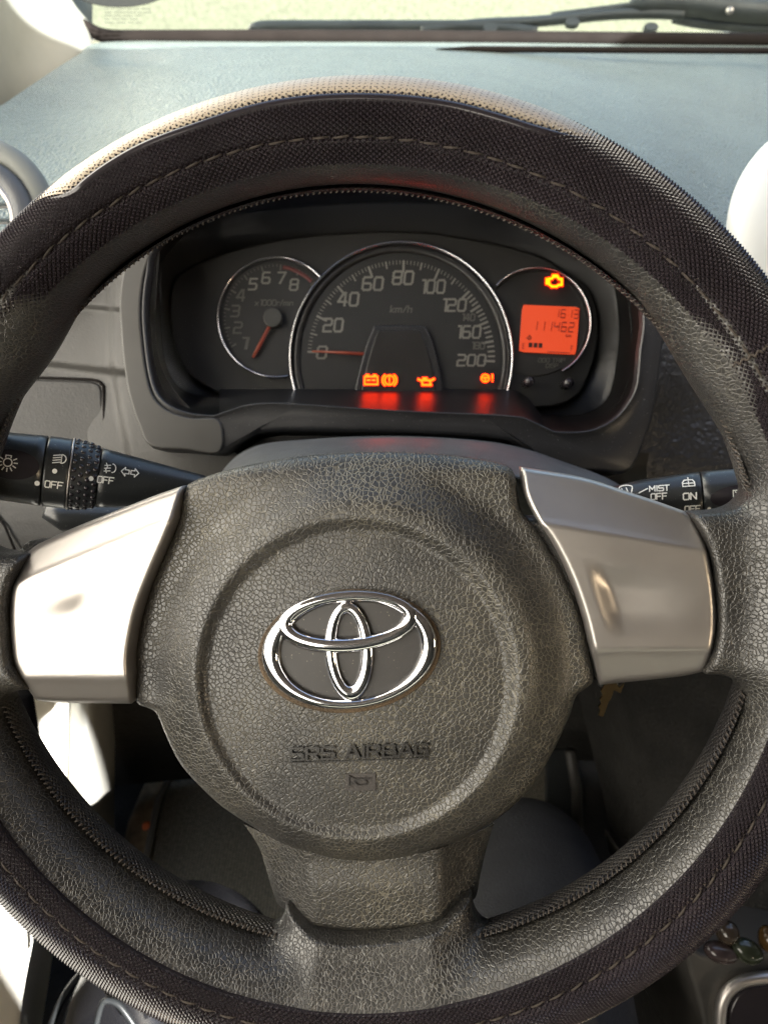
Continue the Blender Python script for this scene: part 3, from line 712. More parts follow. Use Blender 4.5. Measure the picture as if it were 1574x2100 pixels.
def polar(P, c0, n):
    P = np.array(P); out = []
    for k in range(n):
        a = 2*math.pi*k/n; d = np.array([math.cos(a), math.sin(a)]); best = 0
        for i in range(len(P)):
            p, q_ = P[i]-c0, P[(i+1) % len(P)]-c0; e = q_-p
            den = d[0]*e[1]-d[1]*e[0]
            if abs(den) < 1e-9: continue
            t_ = (p[0]*e[1]-p[1]*e[0])/den; u_ = (p[0]*d[1]-p[1]*d[0])/den
            if -1e-6 <= u_ <= 1+1e-6 and t_ > best: best = t_
        out.append(c0+d*best)
    return np.array(out)
c0 = np.array([800., 690.]); NP_ = 360
PI_, POo = polar(sm(inner, 6, True), c0, NP_), polar(sm(outer, 6, True), c0, NP_)
dish = lambda k: DB+.010*k
rows = [[C(x, y, DB, .05) for x, y in POo], [C(x, y, DB, .006) for x, y in POo], [C(x, y, DB, .001) for x, y in offset(POo, 4)], [C(x, y, DB) for x, y in offset(POo, 9)],
        [C(x, y, DB) for x, y in (POo*.5+PI_*.5)], [C(x, y, DB, 0) for x, y in offset(PI_, -7)], [C(x, y, DB, -.0012) for x, y in offset(PI_, -4)], [C(x, y, DB, -.0012) for x, y in offset(PI_, -1.5)], [C(x, y, DB, .0012) for x, y in PI_], [C(x, y, DB, .006) for x, y in offset(PI_, 2)]]
v, f = loft(rows, True); o = mesh('bezel', v, f, M['bezel'], cl)
# left pale part of the bezel
zl = [(290, 500), (258, 545), (247, 617), (249, 672), (256, 754), (269, 823), (287, 874), (310, 915), (380, 922), (452, 927), (450, 862), (394, 858), (346, 842), (317, 815), (303, 772), (293, 703), (289, 634), (296, 566), (312, 510)]
v, f = solid(resample(sm(zl, 5, True), 120, True), DB, .004, 3, fn=lambda x, y, z: C(x, y, DB, z-.0016)); o = mesh('bezel_side', v, f, M['bezelgrey'], cl); o['label'] = 'paler grey left side of the bezel'
# hood tunnel
back = polar(sm([(330, 500), (330, 620), (340, 740), (380, 800), (470, 815), (640, 818), (820, 826), (1000, 832), (1100, 845), (1180, 850), (1240, 820), (1262, 740), (1266, 650), (1245, 560), (1160, 470), (1000, 430), (800, 420), (600, 430), (430, 450)], 6, True), c0, NP_)
rows = []
for k in np.linspace(0, 1, 10):
    P_ = offset(PI_, 2)*(1-k)+back*k; dz = .006*(1-k)
    rows.append([C(x, y, DB*(1-k)+DD*k, dz) for x, y in P_])
v, f = loft(rows, True, cap1=True); mesh('hood_lining', v, f, M['hood'], cl)
# lower glossy shelf reflecting the tell-tales
rows = []
for k in np.linspace(0, 1, 8):
    rows.append([C(x, (798+90*max(0, (x-1040)/90)**2)*(1-k)+(y1+3)*k, .553*(1-k)+.503*k) for x, y1 in zip(np.linspace(450, 1128, 40), np.interp(np.linspace(450, 1128, 40), [450, 469, 507, 560, 640, 820, 1029, 1086, 1111, 1128], [852, 841, 829, 825, 829, 841, 850, 858, 874, 884]))])
v, f = loft(rows); mesh('shelf', v, f, newmat('glossy_shelf', (.007, .007, .007), .42, spec=.45), cl)
# dial plate
dp = [(352, 600), (372, 560), (453, 521), (560, 494), (667, 481), (820, 475), (943, 487), (1086, 519), (1150, 552), (1205, 592), (1224, 650), (1222, 717), (1205, 770), (1180, 812), (1100, 835), (800, 832), (500, 815), (420, 790), (370, 740), (352, 670)]
v, f = solid(resample(sm(dp, 5, True), 140, True), DD, .004, 3, fn=lambda x, y, z: C(x, y, DD-.004, z)); mesh('dial_plate', v, f, M['dial'], cl)
ZF = DD-.0045
DF = lambda x, y, z=0: C(x, y, ZF, -z)
def arc_ring(name, cx, cy, rx, ry, a0, a1, w, mt, par, zb=.0, zt=.003, lab=None):
    A0, A1 = np.array(arc(cx, cy, rx, ry, a0, a1, 90)), np.array(arc(cx, cy, rx-w, ry-w, a0, a1, 90)); rows = []
    for k, z in ((0, 0), (.08, .6), (.3, .95), (.5, 1), (.7, .95), (.92, .6), (1, 0)):
        rows.append([DF(x, y, zb+(zt-zb)*z) for x, y in A0*(1-k)+A1*k])
    v, f = loft(rows); o = mesh(name, v, f, mt, par)
    if lab: o['label'] = lab
    return o
def disc_mesh(name, cx, cy, rx, ry, z, mt, par, th=.002):
    P_ = arc(cx, cy, rx, ry, 0, 360, 48)[:-1]
    v, f = solid(P_, ZF, th, 2, fn=lambda x, y, zz: DF(x, y, z-zz)); return mesh(name, v, f, mt, par)
def numeral(s, cx, cy, hgt, wid, mt, par, name='numeral', th=.165, shear=.12, z=.0006):
    p, wd_ = text_paths(s, shear); sx = wid/wd_
    o = strokes(p, th, lambda x, y, zz: DF(cx+(x-wd_/2-shear*.5)*sx, cy-(y-.5)*hgt, zz), 0, z).build(name, mt, par, smooth=False); return o
def ticks(items, mt, par, name='tick_marks'):
    mb = MB()
    for (cx, cy, rx, ry, a, r0, r1, w_) in items:
        ca, sa = math.cos(R_(a)), math.sin(R_(a)); nx_, ny_ = -sa, ca
        p = [(cx+rx*r0*ca-nx_*w_, cy+ry*r0*sa-ny_*w_), (cx+rx*r1*ca-nx_*w_, cy+ry*r1*sa-ny_*w_), (cx+rx*r1*ca+nx_*w_, cy+ry*r1*sa+ny_*w_), (cx+rx*r0*ca+nx_*w_, cy+ry*r0*sa+ny_*w_)]
        mb.add([DF(x, y, .0002) for x, y in p]+[DF(x, y, .0006) for x, y in p], [(4, 5, 6, 7), (0, 1, 5, 4), (1, 2, 6, 5), (2, 3, 7, 6), (3, 0, 4, 7)])
    return mb.build(name, mt, par, smooth=False)
# speedometer
sp_o = disc_mesh('speedometer', 822, 735, 222, 232, .0004, M['dial'], cl, .0005); sp_o['label'] = 'large central speedometer dial'
arc_ring('chrome_ring', 822, 735, 230, 239, 163, 381, 8, M['chrome'], sp_o, 0, .005)
arc_ring('dial_wall', 822, 735, 221, 230, 163, 381, 14, M['dialrim'], sp_o, .0006, .0025)
marks = [('0', 660, 723, 24, 18), ('20', 683, 667, 26, 38), ('40', 714, 614, 26, 40), ('60', 764, 582, 26, 40), ('80', 826, 570, 26, 40), ('100', 886, 588, 26, 50), ('120', 929, 626, 24, 50), ('160', 959, 681, 24, 50), ('200', 966, 739, 22, 56)]
for s_, x, y, h_, w_ in marks: numeral(s_, x, y, h_, w_, M['numeral'], sp_o)
for s_, x, y in (('140', 959, 651), ('180', 979, 709)): numeral(s_, x, y, 13, 27, M['numfaint'], sp_o, th=.2)
numeral('km/h', 822, 634, 13, 42, M['numfaint'], sp_o, name='unit_text')
tp = [(637, 722), (655, 651), (695, 591), (757, 552), (827, 541), (899, 554), (960, 599), (990, 664), (1009, 741)]  # px of 20-steps (0..120,160,200)
val = [0, 20, 40, 60, 80, 100, 120, 160, 200]
ang = [math.degrees(math.atan2((y-735)/232, (x-822)/222)) % 360 for x, y in tp]
ang = [a+360 if a < 90 else a for a in ang]
items = []
for kv in range(0, 121, 2):
    a = np.interp(kv, val, ang); big = kv % 20 == 0; md = kv % 10 == 0
    items.append((822, 735, 222, 232, a, .76 if big else (.80 if md else .83), .865, 2.2 if big else (1.5 if md else .7)))
for kv in range(125, 201, 5):
    a = np.interp(kv, val, ang); big = kv % 20 == 0
    items.append((822, 735, 222, 232, a, .76 if big else .80, .865, 2.2 if big else 1.7))
ticks(items, M['numeral'], sp_o)
v, f = tube([DF(640, 722, .003), DF(700, 725, .0034), DF(748, 728, .0036)], [.0006, .0011, .0013], 8); mesh('needle', v, f, M['needle'], sp_o)
win = sm([(724, 818), (742, 740), (762, 682), (776, 671), (860, 671), (876, 682), (895, 740), (910, 822)], 6, False)
v, f = solid(resample(win, 80), ZF, .004, 3, fn=lambda x, y, z: DF(x, y, .005-z)); o = mesh('needle_shroud', v, f, M['blackplastic'], sp_o); o['label'] = 'glossy black keystone window over the needle centre'
win2 = sm([(738, 818), (754, 745), (772, 688), (782, 681), (854, 681), (864, 690), (882, 745), (894, 822)], 6, False)
v, f = solid(resample(win2, 80), ZF, .002, 2, fn=lambda x, y, z: DF(x, y, .0060-z)); mesh('window_pane', v, f, M['dialrim'], sp_o)
# rev counter
tc = disc_mesh('rev_counter', 566, 653, 116, 119, .0002, M['dial'], cl, .0004); tc['label'] = 'small left rev counter dial'
arc_ring('chrome_ring', 568, 653, 122, 125, 78, 318, 6, M['chrome'], tc, 0, .005)
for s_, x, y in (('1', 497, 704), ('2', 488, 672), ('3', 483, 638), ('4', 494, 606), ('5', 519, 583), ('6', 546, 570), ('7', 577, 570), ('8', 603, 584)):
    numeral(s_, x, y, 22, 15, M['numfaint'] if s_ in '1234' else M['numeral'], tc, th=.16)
numeral('x1000r/min', 562, 621, 11, 76, M['numfaint'], tc, name='unit_text', th=.16)
items = [(566, 653, 116, 119, 148+k*21.2, .83, .93, 1.5) for k in range(0, 9)]+[(566, 653, 116, 119, 148+k*4.24, .89, .93, .6) for k in range(0, 41)]
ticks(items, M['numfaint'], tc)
o = arc_ring('red_zone', 566, 653, 107, 110, 278, 315, 8, newmat('red_zone_print', (.07, .008, .006), .6), tc, .0003, .0008)
disc_mesh('needle_cap', 561, 655, 19, 20, .006, M['dialrim'] if False else plastic('needle_cap_grey', (.025, .025, .022), .5), tc, .005)
v, f = tube([DF(556, 668, .004), DF(531, 715, .0036), DF(520, 735, .003)], [.0011, .0014, .0009], 8); mesh('needle', v, f, M['needle'], tc)
# right pod
rp = disc_mesh('fuel_and_trip_dial', 1097, 664, 106, 108, .0002, M['dial'], cl, .0004); rp['label'] = 'small right dial holding the orange display'
arc_ring('chrome_ring', 1097, 664, 113, 115, 222, 422, 6, M['chrome'], rp, 0, .005)
lq = [(1070, 626), (1187, 631), (1179, 728), (1063, 722)]
def lmap(u_, v_): # u right, v down in 0..1
    a = np.array(lq[0])*(1-u_)+np.array(lq[1])*u_; b = np.array(lq[3])*(1-u_)+np.array(lq[2])*u_; return a*(1-v_)+b*v_
P_ = resample([lmap(.02, 0), lmap(.98, 0), lmap(1, .03), lmap(1, .97), lmap(.98, 1), lmap(.02, 1), lmap(0, .97), lmap(0, .03)], 40, True)
v, f = solid(P_, ZF, .001, .6, fn=lambda x, y, z: DF(x, y, .0016-z)); lcd = mesh('display', v, f, M['lcd'], cl); lcd['label'] = 'orange backlit trip display reading 1613 and 111462'
SEG = {'0': 'abcdef', '1': 'bc', '2': 'abged', '3': 'abgcd', '4': 'fgbc', '5': 'afgcd', '6': 'afgedc', '7': 'abc', '8': 'abcdefg', '9': 'abcdfg'}
SP = {'a': ((.08, 1), (.92, 1)), 'b': ((1, .92), (1, .58)), 'c': ((1, .42), (1, .08)), 'd': ((.08, 0), (.92, 0)), 'e': ((0, .08), (0, .42)), 'f': ((0, .58), (0, .92)), 'g': ((.08, .5), (.92, .5))}
def lcdtext(s_, u0, v0, w_, h_, adv_):
    mb = MB()
    for i, ch in enumerate(s_):
        if ch == ' ': continue
        pth = [[tuple(p) for p in SP[c_]] for c_ in SEG[ch]]
        def fn(x, y, z, i=i):
            p = lmap(u0+i*adv_+(x*w_+y*w_*.12), v0-y*h_); return DF(p[0], p[1], .0017+z)
        m2 = strokes(pth, .17, fn, 0, .0003); mb.add(m2.v, m2.f)
    return mb
lcdtext('1613', .56, .24, .075, .17, .115).build('trip_digits', M['lcdtext'], lcd, smooth=False)
lcdtext('111462', .19, .53, .085, .19, .128).build('odometer_digits', M['lcdtext'], lcd, smooth=False)
mb = MB()
for k in range(3):
    mb.add([DF(p[0], p[1], .0019) for p in (lmap(.155+k*.088, .80), lmap(.155+k*.088, .90), lmap(.222+k*.088, .90), lmap(.222+k*.088, .80))], [(0, 1, 2, 3)])
m2 = strokes([arc(0, 0, 1, 1, 0, 360, 12), [(-1.7, .3), (-1.3, .3)], [(0, -1.6), (0, -1.4)], [(0, 0), (.1, 0)]], .5, lambda x, y, z: (lambda p: DF(p[0], p[1], .0017+z))(lmap(.16+x*.03, .70+y*.035)), 0, .0003); mb.add(m2.v, m2.f)
mb.build('fuel_bars', newmat('lcd_black', (.01, .005, .005), .5), lcd, smooth=False)
mb = MB()
for a in ([[(0, 0), (.55, 0)]], ):
    m2 = strokes(a, .02, lambda x, y, z: (lambda p: DF(p[0], p[1], .0017+z))(lmap(.5+x*.7, .975+y)), 0, .0003); mb.add(m2.v, m2.f)
m2 = strokes(text_paths('F')[0], .2, lambda x, y, z: (lambda p: DF(p[0], p[1], .0017+z))(lmap(.90+x*.05, .93-y*.1)), 0, .0003); mb.add(m2.v, m2.f)
m2 = strokes(text_paths('E')[0], .2, lambda x, y, z: (lambda p: DF(p[0], p[1], .0017+z))(lmap(.05+x*.05, .93-y*.1)), 0, .0003); mb.add(m2.v, m2.f)
m2 = strokes(text_paths('km')[0], .2, lambda x, y, z: (lambda p: DF(p[0], p[1], .0017+z))(lmap(.80+x*.06, .64-y*.06)), 0, .0003); mb.add(m2.v, m2.f)
mb.build('scale_marks', M['lcdtext'], lcd, smooth=False)
numeral('ODO TRIP', 1130, 739, 8, 54, M['numfaint'], rp, name='button_text', th=.14); numeral('DISP', 1131, 750, 8, 24, M['numfaint'], rp, name='button_text', th=.14)
for x, y in ((1156, 789), (1078, 786)):
    v, f = tube([DF(x, y, 0), DF(x, y+3, .016)], [.0036, .0032], 16); o = mesh('reset_button', v, f, M['glossblack'], rp)
# warning lights
def icon(paths_, cx, cy, s_, mt, lab, th=.22):
    o = strokes(paths_, th, lambda x, y, z: DF(cx+x*s_, cy-y*s_, .0066+z), .0003, .0006).build('warning_light', mt, cl, smooth=False); o['label'] = lab
    strokes(paths_, th*2.1, lambda x, y, z: DF(cx+x*s_, cy-y*s_, .0066+z), 0, .0002).build('painted_halo', M['warnhalo'], o, smooth=False)  # wider emissive red stroke stands in for the glow around the icon
icon([[(-1, -.65), (1, -.65), (1, .55), (-1, .55), (-1, -.65)], [(-.7, .8), (-.4, .8)], [(.4, .8), (.7, .8)], [(-.6, 0), (-.2, 0)], [(.2, 0), (.6, 0)]], 761, 783, 13, M['warn'], 'lit red battery warning light')
icon([arc(0, 0, .72, .72, 0, 360, 20), arc(0, 0, 1.1, 1.05, 130, 230, 8), arc(0, 0, 1.1, 1.05, -50, 50, 8), [(0, .4), (0, -.05)], [(0, -.36), (0, -.38)]], 798, 783, 13, M['warn'], 'lit red brake warning light')
icon([[(-.6, .2), (.5, .2), (.75, -.5), (-.55, -.5), (-.6, .2)], [(-.6, .1), (-1.15, .35)], [(.6, .1), (1.2, .4)], [(-.2, .2), (-.2, .5)], [(-.45, .5), (.1, .5)]], 872, 786, 13.5, M['warn'], 'lit red oil can warning light', .26)
icon([arc(-.35, 0, .65, .62, 0, 360, 18), [(-.95, .1), (.25, .1)], [(-.35, 0), (-.35, -.5)], [(.85, .6), (.85, -.1)], [(.85, -.48), (.85, -.52)]], 996, 779, 12, M['warn'], 'lit red steering warning light', .2)
icon([[(-.7, .35), (-.35, .35), (-.2, .6), (.4, .6), (.55, .3), (.9, .3), (.9, -.45), (.5, -.45), (.25, -.65), (-.35, -.65), (-.7, -.35), (-.7, .35)], [(-1, .3), (-1, -.3)], [(-1, 0), (-.7, 0)], [(-.2, .75), (.3, .75)]], 1132, 583, 16, M['warnorange'], 'lit amber engine warning light', .26)

LP = offset(PI_, 3); rows = []
for k in np.linspace(1, .02, 14):
    rows.append([C(c0[0]+(x-c0[0])*k, c0[1]+(y-c0[1])*k, DB, .0035-.008*(1-k*k)) for x, y in LP])
v, f = loft(rows, True, cap1=True); o = mesh('clear_lens', v, f, M['glass2'], cl); o['label'] = 'clear curved lens over the dials'

# ================================================================== dashboard
db = thing('dashboard', C(800, 900, .62), 'grey-green grained dashboard top and grey lower panels behind the wheel', 'dashboard')
first = [(-200, 300, .62), (-60, 245, .66), (0, 218, .70), (60, 178, .76), (120, 138, .83), (165, 108, .90), (215, 86, .96), (500, 84, .98), (800, 85, .98), (1100, 86, .98), (1400, 88, .98), (1574, 89, .98), (1800, 90, .98)]
lastr = [(-200, 560, .52), (-60, 560, .52), (0, 555, .52), (90, 545, .52), (180, 530, .52), (250, 500, .51), (330, 410, .51), (480, 330, .505), (790, 285, .50), (1080, 320, .505), (1330, 520, .53), (1500, 700, .57), (1800, 860, .60)]
n = 90; A0, A1 = resample(sm(first, 8), n), resample(sm(lastr, 8), n); rows = []
for k in np.linspace(0, 1, 60):
    row = []
    for j in range(n):
        a, b = A0[j], A1[j]; x = a[0]*(1-k)+b[0]*k; y = a[1]*(1-k)+b[1]*k; d = 1/((1-k)/a[2]+k/b[2])
        # soft crease, left hollow
        lift = .006*math.sin(math.pi*min(1, k*1.0))**1 - .010*math.exp(-((x-285)/85)**2-((y-118)/16)**2) - .004*sstep(k, .85, 1)
        lift += .010*math.exp(-((x-1500)/140)**2-((y-190)/60)**2)
        p = C(x, y, d); row.append(p+Vector((0, 0, 1))*lift)
    rows.append(row)
v, f = loft(rows); mesh('top_panel', v, f, M['dash'], db)
v, f = tube([C(x, 109+(x-890)*.005, .893) + Vector((0, 0, .004)) for x in np.linspace(893, 1700, 12)], [.0005]+[.0034]*11, 8); o = mesh('defroster_slot', v, f, M['seal'], db)
# left lower face
def sheet(name, rws, mt, par, m_=30, nn=30, bumpf=None):
    A = [resample(sm(r_, 8), nn) for r_ in rws]; A = np.array(A); out = []
    for j in range(nn): out.append(resample(sm(A[:, j], 8), m_))
    out = np.array(out).transpose(1, 0, 2); rr2 = []
    for i in range(m_):
        rr2.append([C(x, y, d-(bumpf(x, y) if bumpf else 0)) for x, y, d in out[i]])
    v, f = loft(rr2); return mesh(name, v, f, mt, par)
def lf(x, y):
    h = .0035*sstep(line_y((60, 742), (230, 762), x)-y, -10, 10)       # upper band proud of lower
    h += .004*sstep(x-(232+max(0, y-740)*.18), -14, 6)                # raised strip beside the bezel
    h += .003*sstep(line_y((60, 620), (245, 636), x)-y, -4, 6)
    return h
sheet('left_panel', [[(-220, 480, .54), (0, 500, .54), (150, 500, .53), (330, 480, .515)], [(-220, 750, .55), (0, 750, .54), (150, 750, .535), (330, 750, .52)], [(-220, 930, .55), (0, 930, .54), (200, 930, .53), (480, 925, .52)], [(-220, 1150, .56), (0, 1150, .55), (250, 1150, .55), (620, 1100, .54)], [(-220, 1330, .60), (0, 1330, .60), (250, 1330, .60), (620, 1330, .60)]], M['dashtrim'], db, 150, 110, lf)
hatch = [(20, 776), (60, 778), (150, 781), (190, 784), (203, 790), (208, 803), (209, 850), (208, 918), (150, 935), (60, 940), (20, 940)]
v, f = solid(resample(sm(hatch, 4, True), 80, True), .534, .01, 3, fn=lambda x, y, z: C(x, y, .530, z)); mesh('fuse_hatch', v, f, M['dashtrim'], db)
g_ = MB(); v, f = tube([C(x, y, .530) for x, y in sm([(20, 773), (150, 777), (195, 780), (208, 788), (213, 805), (213, 920)], 6)], .0010, 6); g_.add(v, f)
g_.build('hatch_gap', M['seal'], db)
v, f = tube([C(x, y, .541) for x, y in ((-20, 1040), (10, 1078), (32, 1130))], .0009, 6); mesh('panel_gap', v, f, M['seal'], db)
# right lower face
sheet('right_panel', [[(1280, 560, .53), (1400, 620, .54), (1560, 700, .56), (1750, 760, .58)], [(1280, 800, .52), (1400, 800, .54), (1560, 800, .56), (1750, 800, .58)], [(1100, 975, .54), (1290, 975, .54), (1500, 975, .55), (1750, 960, .58)], [(1060, 1100, .57), (1290, 1100, .57), (1500, 1100, .58), (1750, 1100, .60)]], M['dashdark'], db, 60, 60, lambda x, y: .004*(1-sstep(y, 955, 975))*0+.003*sstep(y, 962, 975)*(1-sstep(x, 1290, 1310)))
# cluster underside panel
sheet('under_cluster_panel', [[(300, 880, .525), (500, 880, .53), (800, 880, .53), (1100, 900, .53), (1330, 930, .53)], [(300, 1000, .535), (500, 1000, .54), (800, 1000, .54), (1100, 1010, .54), (1330, 1010, .54)], [(250, 1330, .60), (500, 1330, .60), (800, 1330, .60), (1100, 1330, .60), (1400, 1330, .60)]], M['hood'], db)
# left air vent
def wring(cx, cy, d, r, rad, mt, name, par, fl=1.0, lab=None):
    v, f = tube([C(cx+r*math.cos(a), cy+r*math.sin(a), d) for a in np.linspace(0, 2*math.pi, 64, endpoint=False)], rad, 12, closed=True, flat=fl); o = mesh(name, v, f, mt, par)
    if lab: o['label'] = lab
    return o
av = thing('air_vent', C(-70, 470, .50), 'round air vent in a grey ring at the left end of the dashboard', 'air vent')
wring(-62, 455, .498, 150, .009, M['pillar'], 'outer_ring', av); wring(-62, 455, .490, 112, .007, M['shroud'], 'inner_ring', av)
wring(-62, 455, .487, 92, .0025, M['silver'], 'trim_ring', av)
for k in range(5):
    v, f = box(Matrix.Translation(C(-62, 390+k*32, .50)) @ CM.to_3x3().to_4x4() @ Matrix.Rotation(.5, 4, 'X'), .055, .0015, .014); mesh('slat', v, f, M['stalk'], av, smooth=False)
# centre stack pod at right
cp = MB()
rows = []
for k in np.linspace(0, 1, 24):
    r = 262*math.cos(k*math.pi/2)+.5; rows.append([C(1750+r*math.cos(a)*1.0, 480+r*math.sin(a)*.98, .545, -.030*math.sin(k*math.pi/2)) for a in np.linspace(0, 2*math.pi, 72, endpoint=False)])
v, f = loft(rows, True, cap1=True); cp.add(v, f)
o = cp.build('centre_panel', newmat('bright_silver_panel', (.5, .51, .5), .45, .1), db); o['label'] = 'bright silver-white rounded panel at the right edge'

# ================================================================== column shroud, stalks
sh = thing('column_shroud', C(780, 960, .46), 'speckled grey steering column shroud between wheel hub and cluster', 'column shroud')
near = sm([(470, 1330), (462, 1080), (478, 1025), (540, 985), (640, 965), (800, 957), (960, 962), (1080, 985), (1180, 1010), (1255, 1040), (1280, 1090), (1280, 1330)], 8)
far = sm([(452, 1300), (440, 1040), (455, 968), (520, 916), (640, 900), (800, 894), (960, 901), (1060, 916), (1150, 945), (1262, 990), (1310, 1050), (1310, 1300)], 8)
mid_ = sm([(455, 1310), (444, 1050), (458, 985), (522, 935), (640, 914), (800, 908), (960, 915), (1065, 934), (1160, 962), (1262, 1000), (1300, 1060), (1300, 1310)], 8)
curves = [[cc(x, y, .372) for x, y in near], [cc(x, y, .378, 0) for x, y in (near*.75+mid_*.25)], [cc(x, y, .42) for x, y in mid_], [cc(x, y, .50) for x, y in far], [cc(x, y, .53) for x, y in far+np.array([0, 6.])]]
curves = np.array(curves); rows = [sm(curves[:, j], 6) for j in range(curves.shape[1])]; rows = np.array(rows).transpose(1, 0, 2)
rows = [[CM @ Vector(p) for p in r_] for r_ in rows]
v, f = loft(rows, False); mesh('upper_shell', v, f, M['shroud'], sh)

def stalk_body(par, name, path, rad, mt, n=40):
    v, f = tube(path, rad, n, upv=CM.to_3x3() @ Vector((0, 0, 1))); return mesh(name, v, f, mt, par)
def along(P0, P1, k): return P0*(1-k)+P1*k
def stalk_frame(A, B):
    ex = (B-A).normalized(); vz = (CM.to_3x3() @ Vector((0, 0, 1))); ey = vz.cross(ex).normalized(); ez = ex.cross(ey); return ex, ey, ez
# left stalk, axis from tip (left) to base (right)
LA, LB = C(-140, 938, .372), C(420, 1005, .415)
ls = thing('indicator_stalk', C(150, 990, .40), 'black light and indicator stalk with white OFF markings left of the wheel', 'stalk')
ex, ey, ez = stalk_frame(LA, LB); LL = (LB-LA).length
def lpos(px): return (px+140)/560.0*LL
segs = [('end_cap', -140, 78, .0170, .0175), ('light_switch', 80, 129, .0176, .0176), ('knurled_ring', 131, 187, .0172, .0160), ('arm', 188, 420, .0150, .0078)]
def srad(px):
    return float(np.interp(px, [-140, -120, 0, 79, 130, 160, 188, 300, 420], [.010, .0150, .0168, .0176, .0177, .0172, .0152, .0115, .0075]))
def seg(name, p0, p1, mt, par, ang=0):
    xs = np.r_[p0, p0+1, np.linspace(p0+2, p1-2, 14), p1-1, p1]; rd = [srad(x) for x in xs]; rd[0] -= .0010; rd[1] -= .0003; rd[-1] -= .0010; rd[-2] -= .0003
    v, f = tube([LA+ex*lpos(x) for x in xs], rd, 48, upv=ez); return mesh(name, v, f, mt, par)
seg('end_cap', -140, 78, M['stalk'], ls); seg('light_switch', 79.5, 129, M['stalk'], ls); kn = seg('knurled_ring', 131, 188, M['stalk'], ls); seg('arm', 188.5, 420, M['stalk'], ls)
mb = MB(); v, f = tube([LA+ex*lpos(x) for x in (129, 130, 131, 132)], [srad(129)+.0006]*4, 48, upv=ez); mb.add(v, f); mb.build('silver_line', M['silver'], ls)
mb = MB()
for i in range(4):
    for j in range(26):
        a = 2*math.pi*(j+.5*(i % 2))/26; px_ = 138+i*14; r = srad(px_)-.0002; c_ = LA+ex*lpos(px_); dr = ey*math.cos(a)+ez*math.sin(a)
        v, f = tube([c_+dr*(r-.0006), c_+dr*(r+.0004), c_+dr*(r+.0007)], [.0014, .0012, .0003], 8); mb.add(v, f)
o = mb.build('knurl_bumps', M['glossblack'], kn)
def wrap(frame, A, rf, posf, extra=.0002):   # px-style coordinates wrapped on the barrel
    ex_, ey_, ez_ = frame
    def fn(px_, off, z):                     # off = height in metres from the axis, towards image top
        r = rf(px_)+extra+z; a = max(-1, min(1, off/r)); y_ = a*r; zz = math.sqrt(max(0, r*r-y_*y_)); return A+ex_*posf(px_)+ey_*y_+ez_*zz
    return fn
def on_barrel(par, paths_, fn, th, name='marking', mt=None, lab=None):
    mb = MB()
    for p in paths_:
        q_ = []
        for i in range(len(p)-1):
            L_ = math.hypot(p[i+1][0]-p[i][0], p[i+1][1]-p[i][1]); k_ = 1
            q_ += [(p[i][0]+(p[i+1][0]-p[i][0])*a/k_, p[i][1]+(p[i+1][1]-p[i][1])*a/k_) for a in range(k_)]
        q_.append(p[-1]); m2 = strokes([q_], th, fn, 0, .0002); mb.add(m2.v, m2.f)
    o = mb.build(name, mt or M['print'], par, smooth=False)
    if lab: o['label'] = lab
    return o
K = .385/F     # metres per photo pixel on the stalk
lfn0 = wrap((ex, ey, ez), LA, srad, lpos)
def lpix(cx, cy):   # photo-pixel local drawing space around a point; y up in px
    ax_y = 938+(cx+140)/560*67
    return lambda x, y, z: lfn0(cx+x, ((ax_y-cy)+y)*K*.98, z)
def txt(par, s_, cx, cy, hgt, fnf, lab=None, bold=.2, wid=None):
    p, wd_ = text_paths(s_, .04, .80); wid = wid or wd_*hgt*.9; k_ = wid/wd_
    q_ = [[((a-wd_/2)*k_, (b-.5)*hgt) for a, b in pp] for pp in p]
    return on_barrel(par, q_, fnf(cx, cy), bold*hgt, lab=lab)
GL['M'] = [[(0, 0), (0, 1), (.36, .35), (.72, 1), (.72, 0)]]; GL['N'] = [[(0, 0), (0, 1), (.6, 0), (.6, 1)]]; ADV['M'] = .95
txt(ls, 'OFF', 103, 993, 13, lpix, 'white OFF on the switch ring', .17, 34); txt(ls, 'OFF', 203, 983, 13, lpix, 'white OFF on the arm', .17, 32)
def dotm(par, cx, cy, r, fnf):
    P_ = [(r*math.cos(a), r*math.sin(a)) for a in np.linspace(0, 2*math.pi, 16, endpoint=False)]; fn = fnf(cx, cy)
    return mesh('marking', [fn(x, y, .0003) for x, y in P_], [tuple(range(16))], M['print'], par, smooth=False)
dotm(ls, 102, 965, 5, lpix); dotm(ls, 71, 990, 5, lpix); dotm(ls, 174, 980, 5, lpix)
on_barrel(ls, [arc(14, 0, 9, 9, -90, 90, 10)+[(14, -9), (14, 9)]]+[[(12, y), (-2, y-3)] for y in (-7, -2, 3, 8)], lpix(98, 938), 2.0, lab='headlamp symbol')
on_barrel(ls, [arc(8, 0, 7, 9, -90, 90, 10)+[(8, 9)]]+[[(4, y), (-8, y-2)] for y in (-6, 0, 6)]+[[(-3, -11), (-5, -4), (-2, 2), (-5, 9)]], lpix(206, 957), 1.9, lab='fog lamp symbol')
ar = lambda s_: [[(s_*2, -4), (s_*10, -4), (s_*10, -9), (s_*18, 0), (s_*10, 9), (s_*10, 4), (s_*2, 4), (s_*2, -4)]]
on_barrel(ls, [[(x, y) for x, y in p] for s_ in (-1, 1) for p in ar(s_)], lpix(251, 966), 2.0, lab='two indicator arrows')
